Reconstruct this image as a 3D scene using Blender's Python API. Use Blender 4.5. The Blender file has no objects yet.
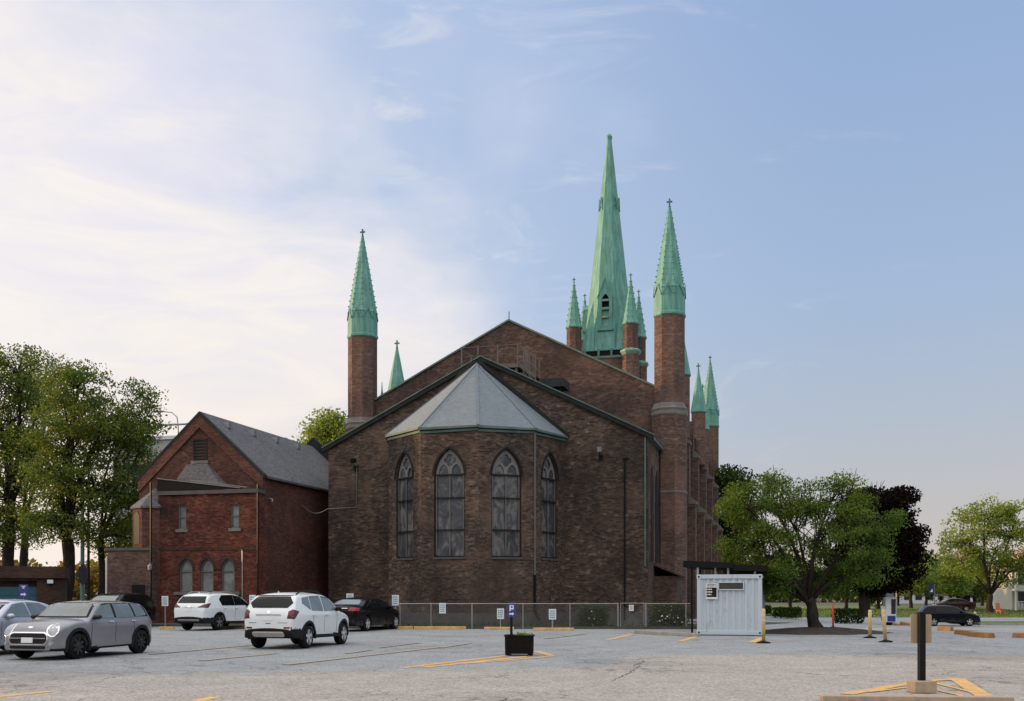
import bpy, bmesh, math, random
import numpy as np
from mathutils import Vector, Matrix
from mathutils.geometry import tessellate_polygon
from mathutils.bvhtree import BVHTree

R = math.radians
random.seed(7)
RNG = np.random.default_rng(11)
scene = bpy.context.scene
COL = scene.collection

# ------------------------------------------------------------------ camera, sky, sun, exposure
F = 1024.0
HOR = 594.0
CAMZ = 1.6
cam_d = bpy.data.cameras.new('camera')
cam = bpy.data.objects.new('camera', cam_d)
COL.objects.link(cam)
cam.location = (0, 0, CAMZ)
cam.rotation_euler = (R(90), 0, 0)
cam_d.sensor_width = 36
cam_d.lens = 36
cam_d.shift_y = (HOR - 350.5) / 1024
cam_d.clip_start = 0.1
cam_d.clip_end = 3000
scene.camera = cam

SUN_EL, SUN_AZ = R(8), R(-80)          # azimuth from +Y towards +X
sun_d = bpy.data.lights.new('sun', 'SUN')
sun_d.energy = 4.2
sun_d.angle = R(3)
sun_d.color = (1.0, 0.62, 0.32)
sun = bpy.data.objects.new('sun', sun_d)
COL.objects.link(sun)
sdir = Vector((math.sin(SUN_AZ) * math.cos(SUN_EL), math.cos(SUN_AZ) * math.cos(SUN_EL), math.sin(SUN_EL)))
sun.rotation_euler = sdir.to_track_quat('Z', 'Y').to_euler()
sun.location = (-60, 20, 60)

scene.view_settings.view_transform = 'Standard'
scene.view_settings.look = 'None'
scene.view_settings.gamma = 1
scene.view_settings.exposure = 0.22


def NT(nt):
    def new(t, **kw):
        n = nt.nodes.new(t)
        for k, v in kw.items():
            if k.startswith('i_'):
                n.inputs[k[2:].replace('_', ' ')].default_value = v
            else:
                setattr(n, k, v)
        return n
    return new


def mathn(nt, op, a, b=None, c=None, clamp=False):
    n = nt.nodes.new('ShaderNodeMath')
    n.operation = op
    n.use_clamp = clamp
    for i, v in enumerate((a, b, c)):
        if v is None:
            continue
        if isinstance(v, (int, float)):
            n.inputs[i].default_value = v
        else:
            nt.links.new(v, n.inputs[i])
    return n.outputs[0]


def sstep(nt, v, lo, hi):
    n = nt.nodes.new('ShaderNodeMapRange')
    n.interpolation_type = 'SMOOTHSTEP'
    n.inputs['From Min'].default_value = lo
    n.inputs['From Max'].default_value = hi
    nt.links.new(v, n.inputs['Value'])
    return n.outputs['Result']


def mixc(nt, f, a, b, blend='MIX'):
    n = nt.nodes.new('ShaderNodeMix')
    n.data_type = 'RGBA'
    n.blend_type = blend
    n.clamp_factor = True
    for sock, v in ((n.inputs['Factor'], f), (n.inputs['A'], a), (n.inputs['B'], b)):
        if isinstance(v, (int, float)):
            sock.default_value = v
        elif isinstance(v, tuple):
            sock.default_value = (*v[:3], 1)
        else:
            nt.links.new(v, sock)
    return n.outputs['Result']


def ramp(nt, v, stops):
    n = nt.nodes.new('ShaderNodeValToRGB')
    cr = n.color_ramp
    while len(cr.elements) < len(stops):
        cr.elements.new(0.5)
    for e, (p, c) in zip(cr.elements, stops):
        e.position = p
        e.color = (*c, 1) if isinstance(c, tuple) else (c, c, c, 1)
    nt.links.new(v, n.inputs['Fac'])
    return n.outputs['Color']


def noise(nt, vec, scale, detail=4, rough=0.55, distort=0.0):
    n = nt.nodes.new('ShaderNodeTexNoise')
    n.inputs['Scale'].default_value = scale
    n.inputs['Detail'].default_value = detail
    n.inputs['Roughness'].default_value = rough
    n.inputs['Distortion'].default_value = distort
    if vec is not None:
        nt.links.new(vec, n.inputs['Vector'])
    return n.outputs['Fac']


def mapping(nt, vec, scale=(1, 1, 1), loc=(0, 0, 0), rot=(0, 0, 0)):
    n = nt.nodes.new('ShaderNodeMapping')
    n.inputs['Scale'].default_value = scale
    n.inputs['Location'].default_value = loc
    n.inputs['Rotation'].default_value = rot
    nt.links.new(vec, n.inputs['Vector'])
    return n.outputs['Vector']


world = bpy.data.worlds.new('World')
scene.world = world
world.use_nodes = True
wt = world.node_tree
wt.nodes.clear()
wout = wt.nodes.new('ShaderNodeOutputWorld')
wbg = wt.nodes.new('ShaderNodeBackground')
wbg.inputs['Strength'].default_value = 0.1
wt.links.new(wbg.outputs[0], wout.inputs[0])
sky = wt.nodes.new('ShaderNodeTexSky')
sky.sky_type = 'NISHITA'
sky.sun_disc = False
sky.sun_elevation = SUN_EL
sky.sun_rotation = SUN_AZ
sky.air_density = 1.0
sky.dust_density = 1.5
wtc = wt.nodes.new('ShaderNodeTexCoord')
wdir = wtc.outputs['Generated']
wsep = wt.nodes.new('ShaderNodeSeparateXYZ')
wt.links.new(wdir, wsep.inputs[0])
dx, dy, dz = wsep.outputs
az = mathn(wt, 'ARCTAN2', dx, dy)
clear = ramp(wt, mathn(wt, 'MAXIMUM', dz, 0.0), [
    (0.0, (0.57, 0.485, 0.44)), (0.07, (0.50, 0.48, 0.48)), (0.16, (0.42, 0.475, 0.565)),
    (0.27, (0.345, 0.455, 0.64)), (0.5, (0.275, 0.39, 0.625)), (1.0, (0.25, 0.36, 0.57))])
# veils and wisps of thin cloud, thickening towards the low sun on the left
cv = mapping(wt, wdir, (2.2, 2.2, 4.0), (0.4, 0.2, 0.1), (0, R(24), R(10)))
n1 = noise(wt, cv, 1.4, 5, 0.52, 0.5)
cv2 = mapping(wt, wdir, (3.0, 3.0, 11.0), (1.7, 0.0, 0.6), (0, R(-14), 0))
n2 = noise(wt, cv2, 2.2, 8, 0.62, 0.9)
gd = wt.nodes.new('ShaderNodeVectorMath')
gd.operation = 'DOT_PRODUCT'
wt.links.new(wdir, gd.inputs[0])
gd.inputs[1].default_value = (-0.570, 0.785, 0.242)
gang = mathn(wt, 'ARCCOSINE', gd.outputs['Value'])
edge = mathn(wt, 'ADD', gang, mathn(wt, 'MULTIPLY', mathn(wt, 'SUBTRACT', n1, 0.5), -0.75))
left_mask = sstep(wt, edge, 0.66, 0.30)
wisp = sstep(wt, mathn(wt, 'ADD', n2, mathn(wt, 'MULTIPLY', az, -0.35)), 0.46, 0.84)
clear = mixc(wt, mathn(wt, 'MULTIPLY', sstep(wt, az, 0.35, -0.15), 0.48), clear, (0.56, 0.66, 0.84))
cloud_f = mathn(wt, 'MAXIMUM', mathn(wt, 'MULTIPLY', left_mask, 0.93), mathn(wt, 'MULTIPLY', wisp, 0.5))
cloud_var = mixc(wt, sstep(wt, n2, 0.3, 0.7), (0.78, 0.755, 0.84), (0.94, 0.87, 0.81))
cloud_var = mixc(wt, mathn(wt, 'MULTIPLY', mathn(wt, 'MULTIPLY', sstep(wt, dz, 0.30, 0.50), sstep(wt, az, -0.50, -0.30)), sstep(wt, n1, 0.36, 0.60)), cloud_var, (0.68, 0.70, 0.86))
warm_low = mixc(wt, sstep(wt, dz, 0.33, 0.05), cloud_var, (0.90, 0.80, 0.72))
glow = mixc(wt, mathn(wt, 'MULTIPLY', sstep(wt, az, -0.25, -0.75), 0.8), warm_low, (0.98, 0.90, 0.82))
skyc = mixc(wt, cloud_f, clear, glow)
skyc = mixc(wt, 1.0, skyc, (10, 10, 10), 'MULTIPLY')
skyc = mixc(wt, 0.12, skyc, sky.outputs[0])
# unseen sky overhead and behind the camera brightened as fill, low rear band dimmed
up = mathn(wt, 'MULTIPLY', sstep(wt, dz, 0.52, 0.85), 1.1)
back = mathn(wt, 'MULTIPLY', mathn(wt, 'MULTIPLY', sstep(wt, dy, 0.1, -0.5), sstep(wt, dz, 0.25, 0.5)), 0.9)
rear_low_dim = mathn(wt, 'MULTIPLY', mathn(wt, 'MULTIPLY', sstep(wt, dy, 0.2, -0.3), sstep(wt, dz, 0.40, 0.15)), -0.62)
gain = mathn(wt, 'ADD', mathn(wt, 'ADD', 1.0, rear_low_dim), mathn(wt, 'MAXIMUM', up, back))
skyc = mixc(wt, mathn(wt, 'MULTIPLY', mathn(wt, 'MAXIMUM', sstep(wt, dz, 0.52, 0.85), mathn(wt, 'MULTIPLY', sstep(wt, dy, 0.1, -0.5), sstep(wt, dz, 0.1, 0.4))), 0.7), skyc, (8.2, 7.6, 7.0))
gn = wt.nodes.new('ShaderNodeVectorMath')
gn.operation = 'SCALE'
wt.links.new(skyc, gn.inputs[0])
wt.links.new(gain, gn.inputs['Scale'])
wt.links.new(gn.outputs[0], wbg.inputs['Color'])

# ------------------------------------------------------------------ materials
MATS = {}


def mat_base(name, rough=0.7, metal=0.0, spec=0.5):
    m = bpy.data.materials.new(name)
    m.use_nodes = True
    nt = m.node_tree
    b = nt.nodes['Principled BSDF']
    b.inputs['Roughness'].default_value = rough
    b.inputs['Metallic'].default_value = metal
    b.inputs['Specular IOR Level'].default_value = spec
    MATS[name] = m
    return m, nt, b


def objco(nt):
    tc = nt.nodes.new('ShaderNodeTexCoord')
    return tc.outputs['Object'], tc.outputs['Normal']


def plain(name, col, rough=0.6, metal=0.0, spec=0.5, var=0.15, scale=6.0, coat=0.0):
    m, nt, b = mat_base(name, rough, metal, spec)
    o, _ = objco(nt)
    f = noise(nt, o, scale, 5)
    lo = tuple(c * (1 - var) for c in col)
    hi = tuple(min(1, c * (1 + var)) for c in col)
    c = ramp(nt, f, [(0.25, lo), (0.75, hi)])
    nt.links.new(c, b.inputs['Base Color'])
    if coat:
        b.inputs['Coat Weight'].default_value = coat
        b.inputs['Coat Roughness'].default_value = 0.06
    return m


def brick_mat(name, c1, c2, pale, soot, pale_amt=0.5, soot_amt=0.5, seed=0.0):
    m, nt, b = mat_base(name, 0.92, 0, 0.2)
    o, n = objco(nt)
    cr = nt.nodes.new('ShaderNodeVectorMath')
    cr.operation = 'CROSS_PRODUCT'
    cr.inputs[0].default_value = (0, 0, 1)
    nt.links.new(n, cr.inputs[1])
    dt = nt.nodes.new('ShaderNodeVectorMath')
    dt.operation = 'DOT_PRODUCT'
    nt.links.new(o, dt.inputs[0])
    nt.links.new(cr.outputs[0], dt.inputs[1])
    sp = nt.nodes.new('ShaderNodeSeparateXYZ')
    nt.links.new(o, sp.inputs[0])
    cb = nt.nodes.new('ShaderNodeCombineXYZ')
    nt.links.new(dt.outputs['Value'], cb.inputs[0])
    nt.links.new(sp.outputs[2], cb.inputs[1])
    bt = nt.nodes.new('ShaderNodeTexBrick')
    bt.inputs['Scale'].default_value = 1.0
    bt.inputs['Brick Width'].default_value = 0.24
    bt.inputs['Row Height'].default_value = 0.085
    bt.inputs['Mortar Size'].default_value = 0.008
    bt.inputs['Mortar Smooth'].default_value = 0.3
    bt.inputs['Bias'].default_value = -0.1
    bt.inputs['Color1'].default_value = (0, 0, 0, 1)
    bt.inputs['Color2'].default_value = (1, 1, 1, 1)
    bt.inputs['Mortar'].default_value = (0.62, 0.62, 0.62, 1)
    nt.links.new(cb.outputs[0], bt.inputs['Vector'])
    os_ = mapping(nt, o, (1, 1, 1), (seed, seed * 0.7, seed * 0.3))
    big = noise(nt, os_, 0.35, 5, 0.6, 0.4)
    mid = noise(nt, mapping(nt, os_, (1, 1, 2.2)), 1.9, 6, 0.72)
    fine = noise(nt, mapping(nt, os_, (1, 1, 1.7)), 6.0, 4, 0.7)
    f = mathn(nt, 'ADD', mathn(nt, 'MULTIPLY', bt.outputs['Color'], 0.60), mathn(nt, 'MULTIPLY', fine, 0.55))
    c = mixc(nt, mathn(nt, 'MULTIPLY_ADD', f, 1.25, -0.25, clamp=True), c1, c2)
    c = mixc(nt, mathn(nt, 'MULTIPLY', sstep(nt, mid, 0.53, 0.70), pale_amt), c, pale)
    wp = noise(nt, mapping(nt, os_, (1, 1, 1.3), (7, 3, 1)), 0.30, 4, 0.55, 0.6)
    c = mixc(nt, mathn(nt, 'MULTIPLY', sstep(nt, wp, 0.50, 0.66), 0.55), c, mixc(nt, f, tuple(x * .7 for x in c2), (c2[0] * 1.35, c2[1] * 1.25, c2[2] * 1.1)))
    # single pale bricks
    spk = mathn(nt, 'MULTIPLY', sstep(nt, bt.outputs['Color'], 0.82, 0.97), sstep(nt, fine, 0.52, 0.66))
    c = mixc(nt, mathn(nt, 'MULTIPLY', spk, pale_amt), c, tuple(min(1, x * 1.4) for x in pale))
    st = noise(nt, mapping(nt, os_, (1.0, 1.0, 0.35)), 0.55, 6, 0.65)
    c = mixc(nt, mathn(nt, 'MULTIPLY', sstep(nt, mathn(nt, 'ADD', mathn(nt, 'MULTIPLY', st, 0.6), mathn(nt, 'MULTIPLY', big, 0.4)), 0.44, 0.62), soot_amt), c, soot)
    nt.links.new(c, b.inputs['Base Color'])
    bp = nt.nodes.new('ShaderNodeBump')
    bp.inputs['Strength'].default_value = 0.5
    bp.inputs['Distance'].default_value = 0.02
    nt.links.new(mathn(nt, 'ADD', bt.outputs['Fac'], fine), bp.inputs['Height'])
    bp.invert = True
    nt.links.new(bp.outputs[0], b.inputs['Normal'])
    return m


brick_mat('church_brick', (0.024, 0.020, 0.018), (0.160, 0.112, 0.087), (0.30, 0.24, 0.19), (0.026, 0.023, 0.022), 0.8, 0.68, 3.1)
brick_mat('nave_brick', (0.048, 0.034, 0.030), (0.175, 0.114, 0.093), (0.28, 0.20, 0.15), (0.046, 0.032, 0.029), 0.65, 0.6, 9.4)
brick_mat('turret_brick', (0.062, 0.043, 0.038), (0.205, 0.132, 0.109), (0.31, 0.22, 0.17), (0.050, 0.036, 0.032), 0.7, 0.5, 5.0)
brick_mat('annex_brick', (0.036, 0.015, 0.012), (0.190, 0.060, 0.043), (0.29, 0.14, 0.10), (0.020, 0.012, 0.011), 0.5, 0.80, 14.0)
brick_mat('gable_brick', (0.056, 0.027, 0.022), (0.160, 0.076, 0.059), (0.27, 0.14, 0.10), (0.045, 0.023, 0.020), 0.5, 0.55, 21.0)
brick_mat('garage_brick', (0.030, 0.020, 0.018), (0.085, 0.050, 0.040), (0.11, 0.07, 0.055), (0.02, 0.015, 0.014), 0.3, 0.5, 30.0)
plain('stone', (0.15, 0.142, 0.13), 0.9, var=0.3, scale=2.0)
plain('concrete', (0.30, 0.29, 0.27), 0.9, var=0.25, scale=2.5)
plain('dark_concrete', (0.075, 0.073, 0.070), 0.9, var=0.25, scale=2.0)
plain('pale_tracery', (0.165, 0.163, 0.16), 0.7, var=0.1)
plain('dark_frame', (0.022, 0.021, 0.022), 0.6, spec=0.12)
plain('grey_frame', (0.12, 0.115, 0.11), 0.6)
plain('black_metal', (0.012, 0.012, 0.013), 0.45, spec=0.12)
plain('black_board', (0.010, 0.010, 0.011), 0.8, spec=0.12)
plain('grey_metal', (0.20, 0.205, 0.21), 0.45, metal=0.6)
plain('galvanised', (0.30, 0.31, 0.32), 0.45, metal=0.5)
plain('weathered_wood', (0.115, 0.105, 0.098), 0.85, var=0.3, scale=4)
plain('black_plastic', (0.007, 0.007, 0.007), 0.55, spec=0.12, var=0.3, scale=9)
plain('yellow_post', (0.58, 0.44, 0.19), 0.6, var=0.15, scale=5)
plain('red_post', (0.50, 0.055, 0.035), 0.6)
plain('orange_post', (0.65, 0.18, 0.03), 0.6)
plain('white_paint', (0.74, 0.76, 0.78), 0.6, var=0.06)
plain('sign_white', (0.62, 0.72, 0.76), 0.5, var=0.05)
plain('sign_blue', (0.035, 0.05, 0.24), 0.5)
plain('sign_navy', (0.012, 0.018, 0.055), 0.5)
plain('sign_ink', (0.10, 0.14, 0.22), 0.6)
plain('sign_black', (0.018, 0.018, 0.02), 0.6, spec=0.12)
plain('tan_board', (0.36, 0.27, 0.17), 0.7, var=0.08, scale=3)
plain('block_concrete', (0.36, 0.28, 0.20), 0.9, var=0.2, scale=8)
plain('stop_yellow', (0.50, 0.32, 0.13), 0.85, var=0.3, scale=5)
plain('stop_orange', (0.28, 0.15, 0.055), 0.85, var=0.3, scale=5)
plain('roof_dark', (0.035, 0.04, 0.042), 0.7, spec=0.12, var=0.3, scale=3)
plain('fascia_green', (0.085, 0.145, 0.125), 0.7, var=0.35, scale=1.5)
plain('coping_dark', (0.022, 0.026, 0.026), 0.75, spec=0.12, var=0.3, scale=2)
plain('coping_green', (0.11, 0.18, 0.155), 0.7, var=0.3, scale=1.5)
plain('teal_door', (0.015, 0.085, 0.12), 0.6)
plain('teal_pole', (0.10, 0.24, 0.24), 0.5)
plain('house_white', (0.62, 0.62, 0.60), 0.7, var=0.06)
plain('house_roof', (0.26, 0.17, 0.12), 0.8)
plain('far_white', (0.55, 0.58, 0.62), 0.7)
plain('far_grey', (0.27, 0.30, 0.32), 0.6)
plain('terracotta', (0.38, 0.13, 0.07), 0.8)
plain('white_flower', (0.75, 0.77, 0.72), 0.7)
plain('rubber', (0.014, 0.014, 0.015), 0.75, spec=0.12)
plain('rim_silver', (0.50, 0.51, 0.53), 0.3, metal=0.25)
plain('rim_grey', (0.20, 0.20, 0.21), 0.35, metal=0.6)
plain('rim_black', (0.010, 0.010, 0.011), 0.35)
plain('chrome', (0.75, 0.75, 0.76), 0.12, metal=1.0, var=0.02)
plain('car_trim', (0.017, 0.017, 0.018), 0.55, spec=0.12)
plain('skid_plate', (0.42, 0.40, 0.37), 0.5)
plain('plate', (0.72, 0.74, 0.76), 0.5, var=0.03)
plain('headlamp_glass', (0.34, 0.36, 0.39), 0.08, spec=0.9, var=0.25, scale=14)
plain('tail_red', (0.26, 0.018, 0.015), 0.15, var=0.3, scale=20)
plain('tail_dark', (0.10, 0.014, 0.016), 0.15, var=0.4, scale=20)
plain('seat_dark', (0.02, 0.02, 0.02), 0.9)


def paint(name, col, metal=0.0, rough=0.35, spec=0.5, coat=0.7):
    m, nt, b = mat_base(name, rough, metal, spec)
    o, _ = objco(nt)
    dust = noise(nt, o, 2.5, 6, 0.6)
    sp = nt.nodes.new('ShaderNodeSeparateXYZ')
    nt.links.new(o, sp.inputs[0])
    low = mathn(nt, 'MULTIPLY', sstep(nt, sp.outputs[2], 0.75, 0.2), sstep(nt, dust, 0.35, 0.7))
    c = mixc(nt, mathn(nt, 'MULTIPLY', low, 0.35), col, (0.20, 0.19, 0.175))
    nt.links.new(c, b.inputs['Base Color'])
    b.inputs['Coat Weight'].default_value = coat
    b.inputs['Coat Roughness'].default_value = 0.08
    return m


paint('paint_grey', (0.215, 0.22, 0.235), 0.25)
paint('paint_roof_grey', (0.17, 0.165, 0.16), 0.35)
paint('paint_silver', (0.44, 0.47, 0.55), 0.35)
paint('paint_white', (0.70, 0.745, 0.75), 0.0)
paint('paint_black', (0.003, 0.003, 0.004), 0.0, .25, .12, .14)
paint('paint_charcoal', (0.006, 0.005, 0.005), 0.0, .25, .12, .14)
paint('paint_navy', (0.003, 0.004, 0.009), 0.0, .25, .12, .14)
paint('paint_red', (0.04, 0.006, 0.006), 0.0, .35, .3, .3)


def glass_mat(name, col, rough=0.05, spec=0.8, var=0.3, scale=0.8):
    m, nt, b = mat_base(name, rough, 0, spec)
    o, _ = objco(nt)
    f = noise(nt, o, scale, 4, 0.5, 0.8)
    c = ramp(nt, f, [(0.3, tuple(x * (1 - var) for x in col)), (0.7, tuple(x * (1 + var) for x in col))])
    nt.links.new(c, b.inputs['Base Color'])
    return m


glass_mat('car_glass', (0.005, 0.008, 0.009), 0.03, 0.22)
glass_mat('car_glass_sheen', (0.13, 0.16, 0.16), 0.04, 0.9, 0.35, 0.9)  # pale base colour stands in for sky reflected in the glass
m_, nt_, b_ = mat_base('church_glass', 0.09, 0, 0.75)
o_, _ = objco(nt_)
f_ = noise(nt_, mapping(nt_, o_, (1, 1, 0.6)), 1.6, 5, 0.6, 1.2)
c_ = ramp(nt_, f_, [(0.28, (0.022, 0.026, 0.040)), (0.48, (0.060, 0.065, 0.076)), (0.60, (0.20, 0.19, 0.175)), (0.8, (0.075, 0.085, 0.10))])
vo_ = nt_.nodes.new('ShaderNodeTexVoronoi')
vo_.inputs['Scale'].default_value = 5.0
nt_.links.new(o_, vo_.inputs['Vector'])
c_ = mixc(nt_, 0.15, c_, mixc(nt_, 0.9, vo_.outputs['Color'], (0.07, 0.08, 0.10)))
nt_.links.new(c_, b_.inputs['Base Color'])
glass_mat('annex_glass', (0.16, 0.18, 0.165), 0.25, 0.6, 0.35, 1.6)
glass_mat('dark_glass', (0.02, 0.022, 0.024), 0.15, 0.6)

# copper: verdigris with streaks and sheet seams
m_, nt_, b_ = mat_base('copper', 0.62, 0, 0.35)
o_, n_ = objco(nt_)
st_ = noise(nt_, mapping(nt_, o_, (3.5, 3.5, 0.35)), 1.3, 6, 0.65)
big_ = noise(nt_, o_, 0.7, 4)
c_ = ramp(nt_, st_, [(0.14, (0.040, 0.110, 0.085)), (0.32, (0.075, 0.215, 0.172)), (0.5, (0.108, 0.292, 0.248)), (0.72, (0.195, 0.41, 0.36))])
c_ = mixc(nt_, mathn(nt_, 'MULTIPLY', sstep(nt_, big_, 0.54, 0.70), 0.5), c_, (0.10, 0.20, 0.13))
sp_ = nt_.nodes.new('ShaderNodeSeparateXYZ')
nt_.links.new(o_, sp_.inputs[0])
sm_ = mathn(nt_, 'FRACT', mathn(nt_, 'MULTIPLY', sp_.outputs[2], 1.1))
c_ = mixc(nt_, mathn(nt_, 'MULTIPLY', sstep(nt_, sm_, 0.95, 0.99), 0.4), c_, (0.05, 0.15, 0.11))
nt_.links.new(c_, b_.inputs['Base Color'])
plain('copper_pale', (0.15, 0.29, 0.225), 0.6, var=0.3, scale=1.5)
plain('copper_dark', (0.07, 0.16, 0.12), 0.6, var=0.3, scale=3)


def shingle_mat(name, lo, hi, scale=5.0, rough=0.85):
    m, nt, b = mat_base(name, rough, 0, 0.3)
    o, n = objco(nt)
    v = nt.nodes.new('ShaderNodeTexVoronoi')
    v.inputs['Scale'].default_value = scale
    nt.links.new(mapping(nt, o, (1, 1, 2.2)), v.inputs['Vector'])
    sp = nt.nodes.new('ShaderNodeSeparateColor')
    nt.links.new(v.outputs['Color'], sp.inputs[0])
    big = noise(nt, o, 0.6, 5)
    f = mathn(nt, 'ADD', mathn(nt, 'MULTIPLY', sp.outputs[0], 0.55), mathn(nt, 'MULTIPLY', big, 0.5))
    c = ramp(nt, f, [(0.2, lo), (0.8, hi)])
    nt.links.new(c, b.inputs['Base Color'])
    return m


shingle_mat('apse_roof', (0.130, 0.160, 0.182), (0.172, 0.206, 0.232), 7.0)
shingle_mat('slate', (0.060, 0.063, 0.070), (0.125, 0.130, 0.14), 7.0)

# container white corrugated
m_, nt_, b_ = mat_base('container_paint', 0.55, 0, 0.4)
o_, _ = objco(nt_)
rs_ = noise(nt_, mapping(nt_, o_, (2, 2, 0.7)), 2.2, 7, 0.7)
c_ = mixc(nt_, mathn(nt_, 'MULTIPLY', sstep(nt_, rs_, 0.56, 0.74), 0.65), (0.50, 0.57, 0.63), (0.24, 0.20, 0.16))
nt_.links.new(c_, b_.inputs['Base Color'])

# asphalt
m_, nt_, b_ = mat_base('asphalt', 0.9, 0, 0.25)
o_, _ = objco(nt_)
sp_ = nt_.nodes.new('ShaderNodeSeparateXYZ')
nt_.links.new(o_, sp_.inputs[0])
big_ = noise(nt_, o_, 0.12, 5, 0.6)
mid_ = noise(nt_, o_, 0.9, 6, 0.65, 0.5)
fine_ = noise(nt_, o_, 22.0, 4, 0.75)
grit_ = nt_.nodes.new('ShaderNodeTexVoronoi')
grit_.inputs['Scale'].default_value = 30
nt_.links.new(o_, grit_.inputs['Vector'])
gs_ = nt_.nodes.new('ShaderNodeSeparateColor')
nt_.links.new(grit_.outputs['Color'], gs_.inputs[0])
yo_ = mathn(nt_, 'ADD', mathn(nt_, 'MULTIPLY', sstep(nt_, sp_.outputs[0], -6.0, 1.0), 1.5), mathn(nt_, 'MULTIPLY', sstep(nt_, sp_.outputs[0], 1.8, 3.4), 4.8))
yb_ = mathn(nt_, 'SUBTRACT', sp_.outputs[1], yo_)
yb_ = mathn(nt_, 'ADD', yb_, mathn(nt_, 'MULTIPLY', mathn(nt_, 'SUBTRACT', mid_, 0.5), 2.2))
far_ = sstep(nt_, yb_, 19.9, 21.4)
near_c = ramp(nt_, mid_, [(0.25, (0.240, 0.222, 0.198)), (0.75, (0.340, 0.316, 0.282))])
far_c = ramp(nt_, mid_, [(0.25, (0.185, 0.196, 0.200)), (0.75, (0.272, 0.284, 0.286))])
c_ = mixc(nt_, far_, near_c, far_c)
gr_ = mathn(nt_, 'ADD', mathn(nt_, 'MULTIPLY', fine_, 0.7), mathn(nt_, 'MULTIPLY', gs_.outputs[0], 0.45))
c_ = mixc(nt_, 0.75, c_, ramp(nt_, gr_, [(0.25, 0.22), (0.5, 0.52), (0.85, 0.92)]), 'OVERLAY')
c_ = mixc(nt_, mathn(nt_, 'MULTIPLY', sstep(nt_, big_, 0.50, 0.64), 0.40), c_, (0.15, 0.148, 0.145))
scuff_ = noise(nt_, mapping(nt_, o_, (1, 1.6, 1)), 4.5, 6, 0.72, 0.8)
c_ = mixc(nt_, mathn(nt_, 'MULTIPLY', mathn(nt_, 'MULTIPLY', sstep(nt_, scuff_, 0.56, 0.70), sstep(nt_, mid_, 0.40, 0.62)), 0.55), c_, (0.115, 0.108, 0.098))
cv_ = nt_.nodes.new('ShaderNodeTexVoronoi')
cv_.feature = 'DISTANCE_TO_EDGE'
cv_.inputs['Scale'].default_value = 0.55
wv_ = nt_.nodes.new('ShaderNodeVectorMath')
wv_.operation = 'ADD'
nz_ = nt_.nodes.new('ShaderNodeTexNoise')
nz_.inputs['Scale'].default_value = 1.6
nz_.inputs['Detail'].default_value = 6
nt_.links.new(o_, nz_.inputs['Vector'])
nt_.links.new(o_, wv_.inputs[0])
nt_.links.new(nz_.outputs['Color'], wv_.inputs[1])
nt_.links.new(wv_.outputs[0], cv_.inputs['Vector'])
ck_ = mathn(nt_, 'MULTIPLY', sstep(nt_, cv_.outputs['Distance'], 0.022, 0.004), sstep(nt_, big_, 0.42, 0.56))
c_ = mixc(nt_, mathn(nt_, 'MULTIPLY', ck_, 0.55), c_, (0.06, 0.058, 0.055))
# oil drips
ol_ = noise(nt_, mapping(nt_, o_, (1, 0.6, 1), (5, 3, 0)), 0.8, 3, 0.4)
c_ = mixc(nt_, mathn(nt_, 'MULTIPLY', sstep(nt_, ol_, 0.70, 0.80), 0.4), c_, (0.08, 0.078, 0.075))
nt_.links.new(c_, b_.inputs['Base Color'])
bp_ = nt_.nodes.new('ShaderNodeBump')
bp_.inputs['Strength'].default_value = 0.35
bp_.inputs['Distance'].default_value = 0.01
nt_.links.new(gr_, bp_.inputs['Height'])
nt_.links.new(bp_.outputs[0], b_.inputs['Normal'])

# worn yellow paint
m_, nt_, b_ = mat_base('line_paint', 0.85, 0, 0.25)
o_, _ = objco(nt_)
w_ = noise(nt_, o_, 3.5, 8, 0.75)
w2_ = noise(nt_, o_, 26, 3, 0.7)
c_ = mixc(nt_, sstep(nt_, mathn(nt_, 'ADD', mathn(nt_, 'MULTIPLY', w_, 0.7), mathn(nt_, 'MULTIPLY', w2_, 0.3)), 0.42, 0.60), (0.76, 0.42, 0.10), (0.40, 0.31, 0.20))
nt_.links.new(c_, b_.inputs['Base Color'])
m_, nt_, b_ = mat_base('line_paint_faint', 0.85, 0, 0.25)
o_, _ = objco(nt_)
w_ = noise(nt_, o_, 2.2, 8, 0.75)
w2_ = noise(nt_, o_, 26, 3, 0.7)
c_ = mixc(nt_, sstep(nt_, mathn(nt_, 'ADD', mathn(nt_, 'MULTIPLY', w_, 0.7), mathn(nt_, 'MULTIPLY', w2_, 0.3)), 0.32, 0.58), (0.50, 0.355, 0.185), (0.275, 0.265, 0.25))
nt_.links.new(c_, b_.inputs['Base Color'])
plain('line_white', (0.52, 0.53, 0.54), 0.85, var=0.3, scale=4)
plain('crack', (0.075, 0.072, 0.066), 0.95, var=0.4, scale=6)
plain('earth', (0.065, 0.060, 0.040), 1.0, var=0.4, scale=1.2)
plain('mulch', (0.042, 0.033, 0.026), 1.0, var=0.5, scale=5)
plain('lawn', (0.085, 0.135, 0.030), 1.0, var=0.35, scale=0.7)
plain('weeds_soil', (0.045, 0.048, 0.036), 1.0, var=0.4, scale=3)


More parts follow.
